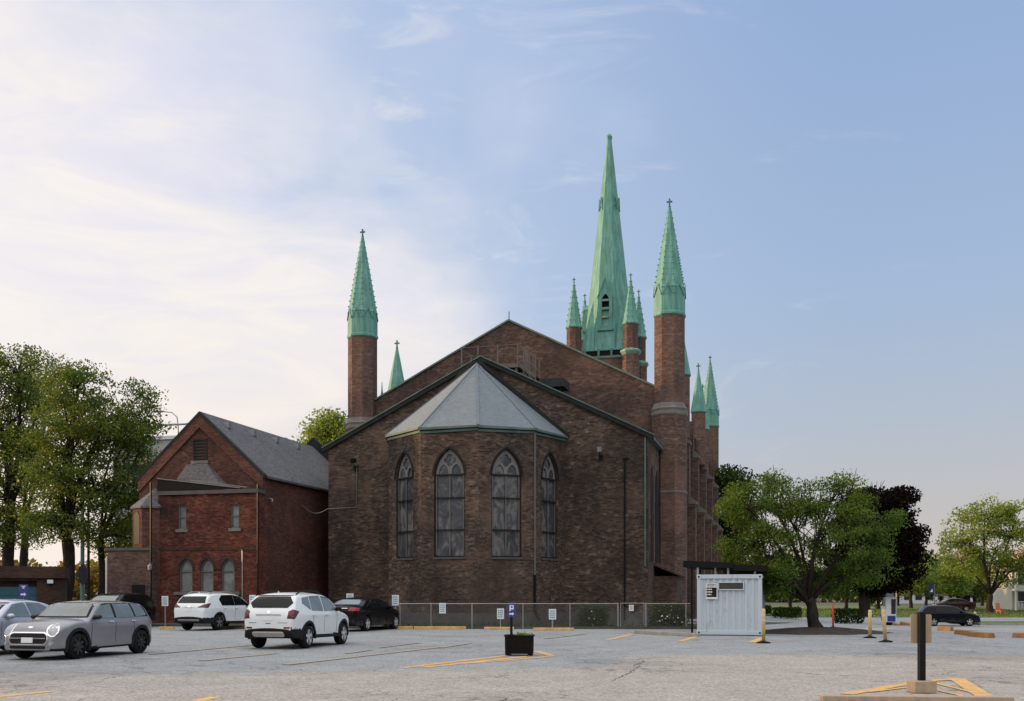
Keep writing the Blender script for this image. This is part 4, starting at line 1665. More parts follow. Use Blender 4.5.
    if fl:
        for xw in (xf, xr):
            for s in (-1, 1):
                mb = MB()
                a0 = math.asin(min(.9, (sill - wr) / arch_r)) if sill > wr else -math.asin(min(.9, (wr - sill) / arch_r))
                N = 24
                for i in range(N + 1):
                    t = a0 + (math.pi - 2 * a0) * i / N
                    for r, o in ((arch_r - .02, -.03), (arch_r - .02, .014), (arch_r + fl, .014), (arch_r + fl + .012, -.02)):
                        xx, zz = xw + r * math.cos(t), wr + r * math.sin(t)
                        mb.v.append((xx, s * (hw(xx, zz) + o), zz))
                for i in range(N):
                    for k in range(4):
                        a_, b_ = i * 4 + k, i * 4 + (k + 1) % 4
                        mb.f.append((a_, b_, b_ + 4, a_ + 4))
                mb.f += [(0, 1, 2, 3), (N * 4 + 3, N * 4 + 2, N * 4 + 1, N * 4)]
                mb.build('wheel_arch', 'car_trim', root)
    if 'surround' in S:
        side('window_surround', S['surround'], 'car_trim', .003)
    # roof rails
    if S.get('rails'):
        x0, x1 = S['rails']
        for s in (-1, 1):
            pts = []
            for i in range(7):
                x = x0 + (x1 - x0) * i / 6
                T = smooth_interp(top, x)
                pts.append((x, s * (hw(x, T - .05) - .10), T + (.035 if 0 < i < 6 else -.03)))
            mb = MB()
            mb.tube(pts, .02, 6)
            mb.build('roof_rail', S.get('rail_mat', 'galvanised'), root, smooth=True)
    # antenna fin
    xa = S.get('fin')
    if xa is not None:
        T = smooth_interp(top, xa)
        MB().add([(xa - .09, -.02, T - .02), (xa + .1, 0, T - .02), (xa - .09, .02, T - .02), (xa - .1, 0, T + .06)], [(0, 1, 3), (1, 2, 3), (2, 0, 3), (0, 2, 1)]).build('aerial', S['paint'], root)
    # wheels
    def wheel(xw, s):
        tw_ = S.get('tw', .215)
        yo = W - .025
        prof = [(wr * .66, -.02), (wr * .70, 0), (wr * .90, .0), (wr * .97, .025), (wr, .06), (wr, tw_ - .05), (wr * .95, tw_), (wr * .6, tw_)]
        mb = MB()
        base = []
        nseg = 28
        for r, d in prof:
            for k in range(nseg):
                t = 2 * math.pi * k / nseg
                base.append((xw + r * math.cos(t), s * (yo - d), wr + r * math.sin(t)))
        mb.add(base, [(j * nseg + k, j * nseg + (k + 1) % nseg, (j + 1) * nseg + (k + 1) % nseg, (j + 1) * nseg + k) for j in range(len(prof) - 1) for k in range(nseg)] + [tuple((len(prof) - 1) * nseg + k for k in range(nseg))])
        wo = mb.build('wheel', 'rubber', root, smooth=True)
        mb = MB()
        rr = wr * .69
        ns = S.get('spokes', 5)
        # rim barrel and lip
        ring = []
        for r, d in ((rr, .0), (rr * .93, .0), (rr * .90, .05), (rr * .88, .13)):
            for k in range(nseg):
                t = 2 * math.pi * k / nseg
                ring.append((xw + r * math.cos(t), s * (yo - d), wr + r * math.sin(t)))
        mb.add(ring, [(j * nseg + k, j * nseg + (k + 1) % nseg, (j + 1) * nseg + (k + 1) % nseg, (j + 1) * nseg + k) for j in range(3) for k in range(nseg)])
        for i in range(ns):
            t0 = 2 * math.pi * (i + .25) / ns
            for dt in ((-.13, .13) if S.get('twin') else (0,)):
                t = t0 + dt
                c, sn = math.cos(t), math.sin(t)
                p0 = Vector((xw + .03 * c, s * (yo - .02), wr + .03 * sn))
                p1 = Vector((xw + rr * .95 * c, s * (yo - .012), wr + rr * .95 * sn))
                mb.bar(p0, p1, .045 if S.get('twin') else .075, .03, up=(0, 1, 0))
        mb.lathe([(.0, 0)], 3) if False else None
        hub = []
        for r, d in ((.075, .0), (.06, -.012)):
            for k in range(12):
                t = 2 * math.pi * k / 12
                hub.append((xw + r * math.cos(t), s * (yo - d), wr + r * math.sin(t)))
        mb.add(hub, [(k, (k + 1) % 12, (k + 1) % 12 + 12, k + 12) for k in range(12)] + [tuple(range(12, 24))])
        mb.build('rim', S['rim'], wo)
        mb = MB()
        disc = []
        for k in range(nseg):
            t = 2 * math.pi * k / nseg
            disc.append((xw + rr * .9 * math.cos(t), s * (yo - .10), wr + rr * .9 * math.sin(t)))
        mb.add(disc, [tuple(range(nseg))])
        mb.build('brake_disc', 'car_trim', wo)
    for xw in (xf, xr):
        for s in (-1, 1):
            wheel(xw, s)
    bm.free()
    return root


def ell(cy, cz, ry, rz_, n=18):
    return [(cy + ry * math.cos(2 * math.pi * i / n), cz + rz_ * math.sin(2 * math.pi * i / n)) for i in range(n)]


def rbox(y0, y1, z0, z1, r, n=4):
    out = []
    for cx, cz, a0 in ((y1 - r, z1 - r, 0), (y0 + r, z1 - r, 90), (y0 + r, z0 + r, 180), (y1 - r, z0 + r, 270)):
        for i in range(n + 1):
            t = R(a0 + 90 * i / n)
            out.append((cx + r * math.cos(t), cz + r * math.sin(t)))
    return out


mini = dict(L=3.98, W=1.73, H=1.43, belt=.94, xf=1.22, xr=-1.345, wr=.325, paint='paint_grey', roof_paint='paint_roof_grey', rim='rim_black', spokes=8, tum=.19, rad=.12,
            top=[(-1.99, .55), (-1.975, .83), (-1.94, .97), (-1.83, 1.06), (-1.64, 1.30), (-1.50, 1.385), (-1.0, 1.425), (-.2, 1.435), (.15, 1.425), (.36, 1.375), (.80, 1.045), (.90, 1.0), (1.3, .965), (1.68, .905), (1.83, .84), (1.92, .74), (1.97, .58), (1.99, .42)],
            low=[(-1.99, .36), (-1.8, .24), (1.8, .22), (1.99, .25)], plan=[(-1.99, .80), (-1.9, .90), (-1.6, .97), (-1, 1), (1.0, 1), (1.45, .985), (1.75, .94), (1.9, .86), (1.99, .74)],
            clad=.3, clad_line=[(-1.99, .29), (1.99, .29)], flare=.06, sill=.2,
            surround=[(.86, .985), (.34, 1.335), (.1, 1.37), (-.9, 1.375), (-1.44, 1.335), (-1.60, 1.18), (-1.70, 1.0)],
            windows=[[(.66, 1.0), (.30, 1.30), (-.14, 1.345), (-.18, .99)], [(-.27, .99), (-.23, 1.345), (-.93, 1.345), (-1.03, .995)], [(-1.10, 1.0), (-1.01, 1.345), (-1.38, 1.315), (-1.53, 1.17), (-1.60, 1.03)]],
            windscreen=[(-.70, 1.045), (.70, 1.045), (.595, 1.37), (-.595, 1.37)], rear_window=[(-.5, 1.1), (.5, 1.1), (.45, 1.3), (-.45, 1.3)],
            glass='car_glass_sheen', headlight=[(y, z, 1.86) for y, z in ell(.615, .735, .125, .13)], headlight_ring=[(y, z, 1.86) for y, z in ell(.615, .735, .16, .165)], hl_ang=18,
            front=[('grille_surround', rbox(-.545, .545, .375, .69, .13), 'chrome', .008), ('grille', rbox(-.515, .515, .405, .66, .11), 'car_trim', .018), ('bumper_bar', rbox(-.50, .50, .525, .55, .01), 'paint_grey', .03),
                   ('lower_grille', rbox(-.50, .50, .285, .355, .03), 'car_trim', .012), ('number_plate', rect(-.16, .16, .43, .555), 'plate', .035), ('bonnet_badge', ell(0, .80, .07, .02), 'chrome', .008),
                   ('fog_lamp', ell(.64, .42, .05, .05), 'headlamp_glass', .012), ('fog_lamp', ell(-.64, .42, .05, .05), 'headlamp_glass', .012)],
            taillight=[(.72, .70), (.84, .70), (.84, .92), (.72, .92)], handles=[(-.10, .07), (-1.02, -.86)], hz=.895, handle_mat='chrome', shut=[(.74), (-.22), (-1.0)], mirror=(.62, 1.03), mirror_mat='rim_black', fin=-1.45)

sedan_silver = dict(L=4.65, W=1.80, H=1.47, belt=.96, xf=1.40, xr=-1.30, wr=.325, paint='paint_silver', rim='rim_silver', spokes=5, twin=True, tum=.30, rad=.11,
                    top=[(-2.32, .60), (-2.30, .85), (-2.22, 1.05), (-1.75, 1.12), (-1.0, 1.40), (-.5, 1.465), (.1, 1.46), (.45, 1.38), (1.2, 1.02), (1.5, .96), (2.0, .84), (2.2, .72), (2.30, .55), (2.325, .42)],
                    low=[(-2.32, .38), (-2.1, .24), (2.1, .22), (2.32, .26)], plan=[(-2.32, .76), (-2.2, .88), (-1.7, .97), (-1, 1), (1.0, 1), (1.7, .95), (2.1, .84), (2.32, .62)],
                    windows=[[(.92, 1.0), (.36, 1.33), (-.12, 1.38), (-.16, .99)], [(-.24, .99), (-.20, 1.385), (-.72, 1.36), (-1.05, 1.20), (-1.10, 1.01)], [(-1.16, 1.02), (-1.11, 1.18), (-1.38, 1.05)]],
                    windscreen=[(-.66, 1.08), (.66, 1.08), (.55, 1.36), (-.55, 1.36)], rear_window=[(-.6, 1.16), (.6, 1.16), (.5, 1.36), (-.5, 1.36)], glass='car_glass_sheen',
                    headlight=[(.52, .66, 2.1), (.84, .72, 1.85), (.82, .80, 1.85), (.55, .76, 2.1)], taillight=[(.5, .80), (.84, .82), (.84, .98), (.5, .95)],
                    front=[('grille', rbox(-.45, .45, .36, .62, .05), 'car_trim', .01), ('number_plate', rect(-.16, .16, .45, .57), 'plate', .03)],
                    handles=[(-.12, .08), (-1.02, -.84)], hz=.88, shut=[(.98), (-.2), (-1.0)], mirror=(.72, 1.02))

encore = dict(L=4.28, W=1.78, H=1.65, belt=1.06, xf=1.30, xr=-1.255, wr=.345, paint='paint_white', rim='rim_silver', spokes=5, twin=True, tum=.27, rad=.13, gap=.07,
              top=[(-2.14, .62), (-2.13, .80), (-2.10, 1.05), (-2.02, 1.18), (-1.78, 1.52), (-1.62, 1.61), (-1.2, 1.645), (-.4, 1.655), (.1, 1.63), (.42, 1.56), (1.1, 1.12), (1.3, 1.07), (1.85, .96), (2.03, .86), (2.12, .68), (2.14, .5)],
              low=[(-2.14, .48), (-2.0, .32), (1.9, .27), (2.14, .34)], plan=[(-2.14, .80), (-2.05, .89), (-1.75, .965), (-1.2, 1), (1.0, 1), (1.6, .96), (1.95, .86), (2.14, .66)], sill=.28,
              clad=.4, clad_line=[(-2.14, .60), (-1.5, .60), (-1.0, .40), (1.2, .40), (1.5, .5), (2.14, .5)], flare=.06,
              windows=[[(.86, 1.10), (.32, 1.50), (-.12, 1.55), (-.16, 1.09)], [(-.24, 1.09), (-.20, 1.555), (-.92, 1.54), (-1.02, 1.12)], [(-1.08, 1.14), (-.99, 1.53), (-1.42, 1.49), (-1.50, 1.34)]],
              windscreen=[(-.66, 1.16), (.66, 1.16), (.56, 1.52), (-.56, 1.52)], rear_window=[(-.55, 1.20), (.55, 1.20), (.68, 1.34), (.52, 1.53), (-.52, 1.53), (-.68, 1.34)], glass='car_glass_sheen',
              taillight=[(.56, .90, -2.09), (.76, .88, -2.0), (.86, 1.10, -1.84), (.70, 1.16, -1.98), (.60, 1.10, -2.05)], tail_mat='tail_dark', headlight=[(.5, .84, 2.0), (.82, .92, 1.7), (.8, 1.02, 1.7), (.55, .94, 1.95)],
              rear=[('skid_plate', rbox(-.5, .5, .36, .52, .07), 'skid_plate', .012), ('number_plate', rect(-.16, .16, .84, .96), 'plate', .012), ('chrome_bar', rbox(-.40, .40, .985, 1.02, .015), 'chrome', .012), ('badge', ell(0, 1.085, .055, .04), 'chrome', .01),
                    ('rear_wiper', rect(-.02, .42, 1.215, 1.24), 'car_trim', .02), ('bumper_reflector', rect(-.80, -.50, .605, .655), 'tail_red', .01), ('bumper_reflector', rect(.50, .80, .605, .655), 'tail_red', .01), ('spoiler_lip', rbox(-.60, .60, 1.562, 1.578, .007), 'tail_red', .045),
                    ('lettering', rect(-.60, -.30, .765, .785), 'chrome', .006), ('lettering', rect(.36, .60, .765, .785), 'chrome', .006), ('badge', rect(-.08, .08, .745, .765), 'car_trim', .006)],
              handles=[(-.14, .06), (-1.05, -.86)], hz=.98, handle_mat='paint_white', shut=[(.72), (-.2), (-.98)], mirror=(.70, 1.14), mirror_mat='paint_charcoal', rails=(-1.45, .25), rail_mat='car_trim', fin=-1.4)

equinox = dict(L=4.65, W=1.84, H=1.67, belt=1.05, xf=1.40, xr=-1.325, wr=.35, paint='paint_white', rim='rim_grey', spokes=5, twin=True, tum=.27, rad=.12, gap=.07,
               top=[(-2.32, .62), (-2.31, .85), (-2.27, 1.08), (-2.15, 1.22), (-1.85, 1.55), (-1.7, 1.62), (-1.2, 1.665), (-.4, 1.67), (.1, 1.64), (.5, 1.54), (1.2, 1.13), (1.45, 1.07), (2.0, .97), (2.2, .86), (2.3, .66), (2.325, .5)],
               low=[(-2.32, .46), (-2.15, .32), (2.1, .27), (2.32, .34)], plan=[(-2.32, .80), (-2.2, .89), (-1.85, .965), (-1.2, 1), (1.0, 1), (1.75, .96), (2.1, .86), (2.32, .66)], sill=.28,
               clad=.4, clad_line=[(-2.32, .57), (-1.55, .57), (-1.1, .40), (1.3, .40), (1.6, .48), (2.32, .48)], flare=.05,
               windows=[[(.98, 1.10), (.42, 1.48), (-.10, 1.56), (-.14, 1.09)], [(-.17, 1.09), (-.13, 1.56), (-.95, 1.55), (-1.22, 1.36), (-1.10, 1.10)]],
               windscreen=[(-.66, 1.16), (.66, 1.16), (.56, 1.52), (-.56, 1.52)], rear_window=[(-.72, 1.20), (.72, 1.20), (.62, 1.50), (-.62, 1.50)],
               taillight=[(.40, 1.02, -2.28), (.84, 1.0, -2.05), (.88, 1.20, -1.9), (.66, 1.16, -2.12)], tail_mat='tail_dark',
               rear=[('skid_plate', rbox(-.55, .55, .42, .50, .03), 'galvanised', .012), ('number_plate', rect(-.16, .16, .86, .98), 'plate', .012), ('badge', ell(0, 1.06, .10, .035), 'chrome', .012), ('trim_bar', rect(-.42, .42, 1.005, 1.025), 'chrome', .01)],
               handles=[(-.14, .06), (-1.0, -.82)], hz=.98, shut=[(.78), (-.15), (-1.02)], mirror=(.78, 1.13), mirror_mat='paint_charcoal', rails=(-1.6, .2), rail_mat='galvanised', fin=-1.5)

sedan_black = dict(sedan_silver)
sedan_black.update(paint='paint_black', L=4.75, W=1.83, rim='rim_silver', xf=1.43, xr=-1.37, top=[(-2.375, .60), (-2.35, .88), (-2.27, 1.08), (-1.85, 1.13), (-1.05, 1.40), (-.5, 1.465), (.1, 1.46), (.45, 1.38), (1.25, 1.02), (1.5, .97), (2.0, .86), (2.22, .74), (2.34, .55), (2.375, .42)],
                   plan=[(-2.375, .76), (-2.25, .88), (-1.8, .97), (-1, 1), (1.0, 1), (1.7, .95), (2.1, .84), (2.375, .62)], low=[(-2.375, .38), (-2.15, .24), (2.1, .22), (2.375, .26)],
                   glass='car_glass', rear_glass='car_glass_sheen', taillight=[(.42, .90, -2.32), (.84, .88, -2.1), (.88, 1.02, -2.0), (.48, 1.03, -2.28)],
                   rear=[('number_plate', rect(-.16, .16, .70, .82), 'plate', .012), ('trim_bar', rect(-.42, .42, .99, 1.01), 'chrome', .01)])

suv_dark = dict(equinox)
suv_dark.update(paint='paint_charcoal', rim='rim_silver', rails=None, front=[('grille', rbox(-.5, .5, .5, .8, .06), 'car_trim', .01)], headlight=[(.5, .80, 2.15), (.84, .90, 1.9), (.82, .98, 1.9), (.55, .90, 2.1)], rear=[], taillight=[(.55, .95, -2.25), (.84, .95, -2.05), (.86, 1.1, -1.95), (.6, 1.1, -2.2)])
suv_far = dict(suv_dark)
suv_far.update(paint='paint_navy', glass='car_glass', rim='rim_silver')
sedan_red = dict(sedan_silver)
sedan_red.update(paint='paint_red', glass='car_glass')

RZ_IN, RZ_OUT = R(-102), R(76)
car('grey_hatchback', mini, (-11.13, 26.5), R(-104.5), 'grey hatchback with round headlights and black wheels at the front left')
car('silver_sedan', sedan_silver, (-13.9, 27.7), RZ_IN, 'silver sedan behind the grey hatchback, cut by the picture edge')
car('dark_suv', suv_dark, (-18.6, 47.9), RZ_IN, 'dark suv in front of the hall, mostly hidden behind the grey hatchback')
car('white_suv', equinox, (-13.3, 46.66), R(71), 'white suv with wide tail lamps parked facing the hall windows')
car('white_crossover', encore, (-6.50, 31.50), RZ_OUT, 'white crossover with black lower trim, nearest of the white cars')
car('black_sedan', sedan_black, (-6.58, 45.5), R(71), 'black sedan with red tail lamps parked against the church kerb')
car('navy_suv', suv_far, (34.9, 82), R(-6), 'dark navy suv out on the street at the right', group='cars on the street')
car('red_car', sedan_red, (47.6, 111), R(175), 'small dark red car beyond the navy suv', group='cars on the street')


# ------------------------------------------------------------------ trees
def leaves_mesh(name, centers, sizes, mat, parent, aspect=.6, flat=0.0):
    """one quad per leaf, random orientation"""
    n = len(centers)
    a = RNG.normal(size=(n, 3))
    a[:, 2] *= (1 - flat)
    a /= np.linalg.norm(a, axis=1)[:, None]
    b = RNG.normal(size=(n, 3))
    b -= a * (a * b).sum(1)[:, None]
    b /= np.linalg.norm(b, axis=1)[:, None]
    s = sizes[:, None]
    V = np.empty((n, 4, 3))
    V[:, 0] = centers - a * s * .5
    V[:, 1] = centers + b * s * .5 * aspect
    V[:, 2] = centers + a * s * .5
    V[:, 3] = centers - b * s * .5 * aspect
    me = bpy.data.meshes.new(name)
    me.vertices.add(4 * n)
    me.vertices.foreach_set('co', V.reshape(-1).astype(np.float32))
    me.loops.add(4 * n)
    me.loops.foreach_set('vertex_index', np.arange(4 * n, dtype=np.int32))
    me.polygons.add(n)
    me.polygons.foreach_set('loop_start', np.arange(0, 4 * n, 4, dtype=np.int32))
    me.update(calc_edges=True)
    me.validate()
    me.materials.append(MATS[mat])
    o = bpy.data.objects.new(name, me)
    COL.objects.link(o)
    if parent is not None:
        o.parent = parent
    return o


def tree(name, base, label, clumps, tr, fork, leaf, mat, per=120, cr=.7, lsize=.2, lean=(0, 0), cat='tree', group=None, twig=True, bare=0, rseed=1, scatter=.5):
    """clumps: (dx, dy, z, rx, ry, rz, clusters) relative to base"""
    rnd = random.Random(rseed)
    root = empty(name, base, 0, label, cat, group)
    mb = MB()
    fx, fy = lean
    Ft = Vector((fx, fy, fork))
    tp, trd = [(0, 0, -.15), (0, 0, .02)], [tr * 1.7, tr * 1.35]
    for i in range(1, 8):
        t = i / 8
        w_ = math.sin(t * 5 + rseed) * tr * .28
        tp.append((fx * t + w_, fy * t + w_ * .4, .1 + (fork - .1) * t))
        trd.append(tr * (1.12 - .30 * t) * (1 + .07 * math.sin(t * 13 + rseed * 2)))
    mb.tube(tp + [Ft], trd + [tr * .82], 12)
    pts = []
    sz = []
    for (cx, cy, cz, rx, ry, rz_, k) in clumps:
        C = Vector((cx, cy, cz))
        bend = Vector((rnd.uniform(-.3, .3), rnd.uniform(-.3, .3), .3)) * (C - Ft).length * .3
        M1 = Ft.lerp(C, .35) + bend * .8
        M2 = Ft.lerp(C, .7) + bend * .6
        r0 = tr * .5
        mb.tube([Ft - Vector((0, 0, tr * .5)), M1, M2, C], [r0, r0 * .65, r0 * .42, r0 * .2], 7)
        for j in range(k):
            while True:
                q = Vector((rnd.uniform(-1, 1), rnd.uniform(-1, 1), rnd.uniform(-1, 1)))
                if .25 < q.length < 1:
                    break
            q = q.normalized() * (q.length ** scatter)
            P = C + Vector((q.x * rx, q.y * ry, q.z * rz_))
            st = rnd.choice((M1, M2, C)).lerp(C, rnd.random())
            if twig:
                mid = st.lerp(P, .5) + Vector((rnd.uniform(-.1, .1), rnd.uniform(-.1, .1), rnd.uniform(0, .2))) * (P - st).length
                mb.tube([st, mid, P], [r0 * .22, r0 * .14, .012], 5, cap=False)
            m = int(per * rnd.uniform(.55, 1.3))
            s = cr * rnd.uniform(.6, 1.25)
            g = RNG.normal(size=(m, 3))
            g /= np.linalg.norm(g, axis=1)[:, None]
            g *= (RNG.uniform(0, 1, m) ** .45)[:, None]
            pp = g * np.array([s, s, s * .62]) + np.array(P)
            pts.append(pp)
            sz.append(RNG.uniform(.6, 1.25, m) * lsize)
    for j in range(bare):
        C = rnd.choice(clumps)
        st = Vector(C[:3]) + Vector((rnd.uniform(-.5, .5) * C[3], 0, 0))
        P = st + Vector((rnd.uniform(-.6, .6), rnd.uniform(-.5, .5), C[5] * rnd.uniform(.8, 1.45)))
        mb.tube([st, st.lerp(P, .5) + Vector((rnd.uniform(-.1, .1), 0, 0)), P], [.03, .018, .008], 5, cap=False)
    mb.build('trunk', 'bark', root, smooth=True, recalc=False)
    leaves_mesh('crown', np.concatenate(pts), np.concatenate(sz), mat, root)
    return root


def px_clump(base, Y, items):
    """clump list given by picture extents (u, v, ru, rv, depth radius, n) at depth Y"""
    out = []
    k = Y / F
    for u, v, ru, rv, dyo, ry, n in items:
        X = (u - 512) * k
        z = CAMZ + (HOR - v) * k
        out.append((X - base[0], dyo, z - base[2], ru * k, ry, rv * k, n))
    return out


# the near spreading tree on its mulch mound
b = at(816, Y=42.2, z=.15)
tree('spreading_tree', b, 'spreading green tree with bare twigs on a mulch mound behind the container',
     px_clump(b, 42.2, [(757, 545, 34, 26, .5, 1.3, 34), (748, 510, 26, 24, -.3, 1.1, 20), (775, 497, 34, 24, 1.0, 1.2, 20), (800, 525, 34, 30, .8, 1.3, 24), (836, 500, 36, 24, .6, 1.2, 26), (864, 516, 30, 24, -.3, 1.2, 24), (850, 545, 34, 26, -.4, 1.3, 26), (865, 570, 28, 18, .5, 1.2, 16), (775, 578, 36, 14, 0, 1.3, 18), (820, 560, 40, 20, 1.1, 1.0, 16), (752, 577, 26, 16, .9, 1.0, 16), (790, 588, 28, 10, 1.2, .9, 14), (842, 583, 26, 12, 1.2, .9, 14)]),
     .24, 1.25, 1, 'leaf_olive', per=210, cr=.62, lsize=.105, lean=(-.32, 0), bare=80, rseed=4)
mb = MB()
rings = [(0, .30), (.25, .28), (.5, .22), (.75, .11), (1.0, -.02)]
for t, h in rings:
    for k in range(40):
        a = 2 * math.pi * k / 40
        j = 1 + .05 * math.sin(3 * a + 1) + .03 * math.sin(7 * a)
        mb.v.append((b.x + .1 + max(t, .01) * 2.9 * j * math.cos(a), 42.0 + max(t, .01) * 2.0 * j * math.sin(a), h * .75 + .03 * math.sin(9 * a + t * 20)))
for i in range(len(rings) - 1):
    for k in range(40):
        p, q = i * 40 + k, i * 40 + (k + 1) % 40
        mb.f.append((p, q, q + 40, p + 40))
mb.f.append(tuple(range(40)))
tag(mb.build('mulch_mound', 'mulch', smooth=True), kind='structure')

# purple-leaved maple
b = at(865, Y=80, z=0)
tree('purple_maple', b, 'dark purple-leaved maple right of the spreading tree',
     px_clump(b, 80, [(864, 515, 26, 22, 0, 2.2, 34), (886, 506, 22, 15, 0, 2, 24), (897, 540, 20, 20, 0, 2, 26), (876, 548, 26, 24, 1, 2.2, 34), (900, 565, 17, 16, 0, 2, 22), (858, 560, 22, 20, 0, 2, 24), (878, 578, 22, 14, 0, 2, 18)]),
     .38, 3.0, 1, 'leaf_purple', per=430, cr=1.4, lsize=.27, rseed=9)
# trees behind
b = at(735, Y=100, z=0)
tree('dark_tree', b, 'dark green tree just right of the church wall, behind the spreading tree',
     px_clump(b, 100, [(728, 490, 18, 22, 0, 2.5, 34), (735, 520, 14, 20, 0, 2.5, 26), (722, 540, 20, 24, 1, 2.5, 24), (745, 560, 22, 22, 1, 2.5, 20)]), .4, 4, 1, 'leaf_dark', per=150, cr=1.6, lsize=.34, rseed=12)
b = at(990, Y=108, z=gz(50, 108))
tree('street_tree', b, 'airy light green tree on the lawn at the right edge',
     px_clump(b, 108, [(962, 535, 18, 18, 0, 2.6, 22), (985, 515, 26, 14, 0, 2.8, 30), (1015, 522, 26, 20, 0, 2.8, 30), (1000, 548, 34, 18, 1, 2.8, 30), (1035, 550, 26, 24, 0, 2.8, 24), (965, 560, 16, 14, 1, 2.2, 14), (1010, 572, 26, 12, 1, 2.2, 16)]),
     .32, 2.0, 1, 'leaf_light', per=95, cr=1.25, lsize=.30, bare=8, rseed=15)
i = 0
for (u, Y, cu, cv, ru, rv, mt, lb) in ((911, 128, 911, 578, 14, 15, 'leaf_light', 'small round street tree with forked trunk right of the purple maple'),
                                       (941, 138, 943, 572, 14, 22, 'leaf_light', 'upright yellow-green tree behind the navy suv'),
                                       (967, 146, 966, 572, 18, 20, 'leaf_autumn', 'brownish thin-leaved tree behind the two white street signs'),
                                       (926, 150, 927, 578, 9, 20, 'leaf_dark', 'narrow dark evergreen between the two light green street trees'),
                                       (878, 120, 876, 588, 12, 14, 'leaf_dark', 'low dark tree beneath the purple maple crown'),
                                       (846, 125, 846, 575, 20, 18, 'leaf_dark', 'dark tree behind the trunk of the purple maple'),
                                       (790, 118, 790, 575, 26, 20, 'leaf_maple', 'green tree behind the spreading tree crown'),
                                       (1018, 150, 1020, 582, 16, 16, 'leaf_dark', 'dark tree beside the white house'),
                                       (953, 126, 954, 580, 11, 14, 'leaf_light', 'pale green tree behind the roof of the navy suv'),
                                       (898, 160, 899, 586, 10, 9, 'leaf_maple', 'small distant tree just right of the purple maple trunk'),
                                       (974, 133, 975, 583, 13, 12, 'leaf_maple', 'green tree over the garden hut roof'),
                                       (982, 152, 985, 580, 12, 14, 'leaf_maple', 'green tree behind the airy street tree')):
    i += 1
    b = at(u, Y=Y)
    tree('background_tree', b, lb, px_clump(b, Y, [(cu, cv, ru, rv, 0, 2, 40)]), .2, max(1.5, CAMZ + (HOR - cv - rv * .8) * Y / F - b.z), 1, mt, per=110, cr=1.5, lsize=.34, group='trees across the street', rseed=20 + i)

# tall trees on the left
lt = [(10, 72, 'tallest leafy tree at the left picture edge behind the garage', [(-10, 385, 34, 30, 0, 3, 44), (18, 372, 34, 24, 0, 3, 44), (5, 420, 36, 28, 1, 3, 46), (-10, 460, 34, 26, 0, 3, 40), (30, 455, 28, 26, 0, 2.6, 36), (10, 500, 34, 22, 0, 3, 32), (-8, 535, 26, 14, 0, 2.6, 18), (18, 530, 22, 14, 0, 2.4, 16)], .42, 8.0),
      (24, 78, 'slender tree behind the garage, second trunk from the left', [(45, 385, 26, 26, 0, 2.6, 36), (38, 430, 26, 30, 1, 2.6, 34), (28, 480, 20, 26, 0, 2.4, 24), (36, 525, 18, 16, 0, 2.2, 16)], .30, 7.5),
      (67, 66, 'broad tree with thick trunk beside the garage', [(78, 388, 30, 22, 0, 2.6, 40), (70, 430, 34, 28, 0, 2.8, 46), (105, 425, 28, 26, 0, 2.6, 36), (62, 480, 30, 28, 0, 2.6, 40), (95, 485, 30, 26, 0, 2.6, 36), (75, 525, 30, 16, 0, 2.2, 26), (50, 515, 18, 20, 0, 2.2, 18)], .42, 5.2),
      (101, 68, 'thin tree nearest the hall with branches reaching right', [(130, 405, 24, 22, 0, 2, 24), (148, 430, 18, 16, 0, 1.8, 16), (120, 450, 26, 26, 0, 2.2, 32), (145, 475, 14, 26, 1, 2, 18), (118, 505, 22, 26, 0, 2.2, 26), (132, 540, 16, 24, 1, 2, 22), (112, 535, 18, 18, .5, 2, 18), (145, 505, 14, 22, 1, 1.8, 16)], .22, 5.5)]
for i, (u, Y, lb, cl, tr, fk) in enumerate(lt):
    b = at(u, Y=Y, z=0)
    tree('tall_tree', b, lb, px_clump(b, Y, cl), tr, fk, 1, 'leaf_maple', per=112, cr=1.08, lsize=.20, group='tall trees on the left', rseed=40 + i)
b = at(326, Y=92, z=0)
tree('rear_tree', b, 'green tree top showing between the hall roof and the church', px_clump(b, 92, [(326, 433, 18, 15, 0, 2.5, 34), (342, 440, 16, 20, 0, 2.5, 26), (316, 446, 12, 11, 0, 2, 14)]), .4, 10, 1, 'leaf_light', per=130, cr=1.4, lsize=.30, rseed=61)

# far woods closing the horizon, and an unseen stand added to shade the lot


def woods(name, path, h, mat, n, ls, label):
    P = np.array(path, float)
    L = np.concatenate([[0], np.cumsum(np.linalg.norm(np.diff(P, axis=0), axis=1))])
    t = RNG.uniform(0, L[-1], n)
    xs = np.interp(t, L, P[:, 0]) + RNG.uniform(-3.5, 3.5, n)
    ys = np.interp(t, L, P[:, 1]) + RNG.uniform(-3.5, 3.5, n)
    prof = h * (.62 + .2 * np.sin(t * .13) + .1 * np.sin(t * .31 + 1) + .08 * np.sin(t * .9))
    zs = RNG.uniform(0, 1, n) ** .8 * prof - .6
    o = leaves_mesh(name, np.stack([xs, ys, zs], 1), RNG.uniform(.6, 1.3, n) * ls, mat, None, .8)
    return tag(o, label, 'trees', kind='stuff')


woods('woods', [(-120, -5), (-118, 25), (-114, 60), (-104, 95)], 30, 'leaf_dark', 42000, .85, 'unseen tall dark tree mass added beyond the left picture edge to shade the lot')  # added out of view, sized to block the low sun from lot and bay
woods('woods', [(-90, 118), (-66, 132), (-40, 140)], 13, 'leaf_autumn', 16000, .7, 'autumn-tinted tree belt far behind the tall left trees')
woods('woods', [(25, 225), (240, 225)], 13, 'leaf_maple', 14000, 1.2, 'green tree belt far beyond the street on the right')

# ------------------------------------------------------------------ shrubs, hedges, weeds


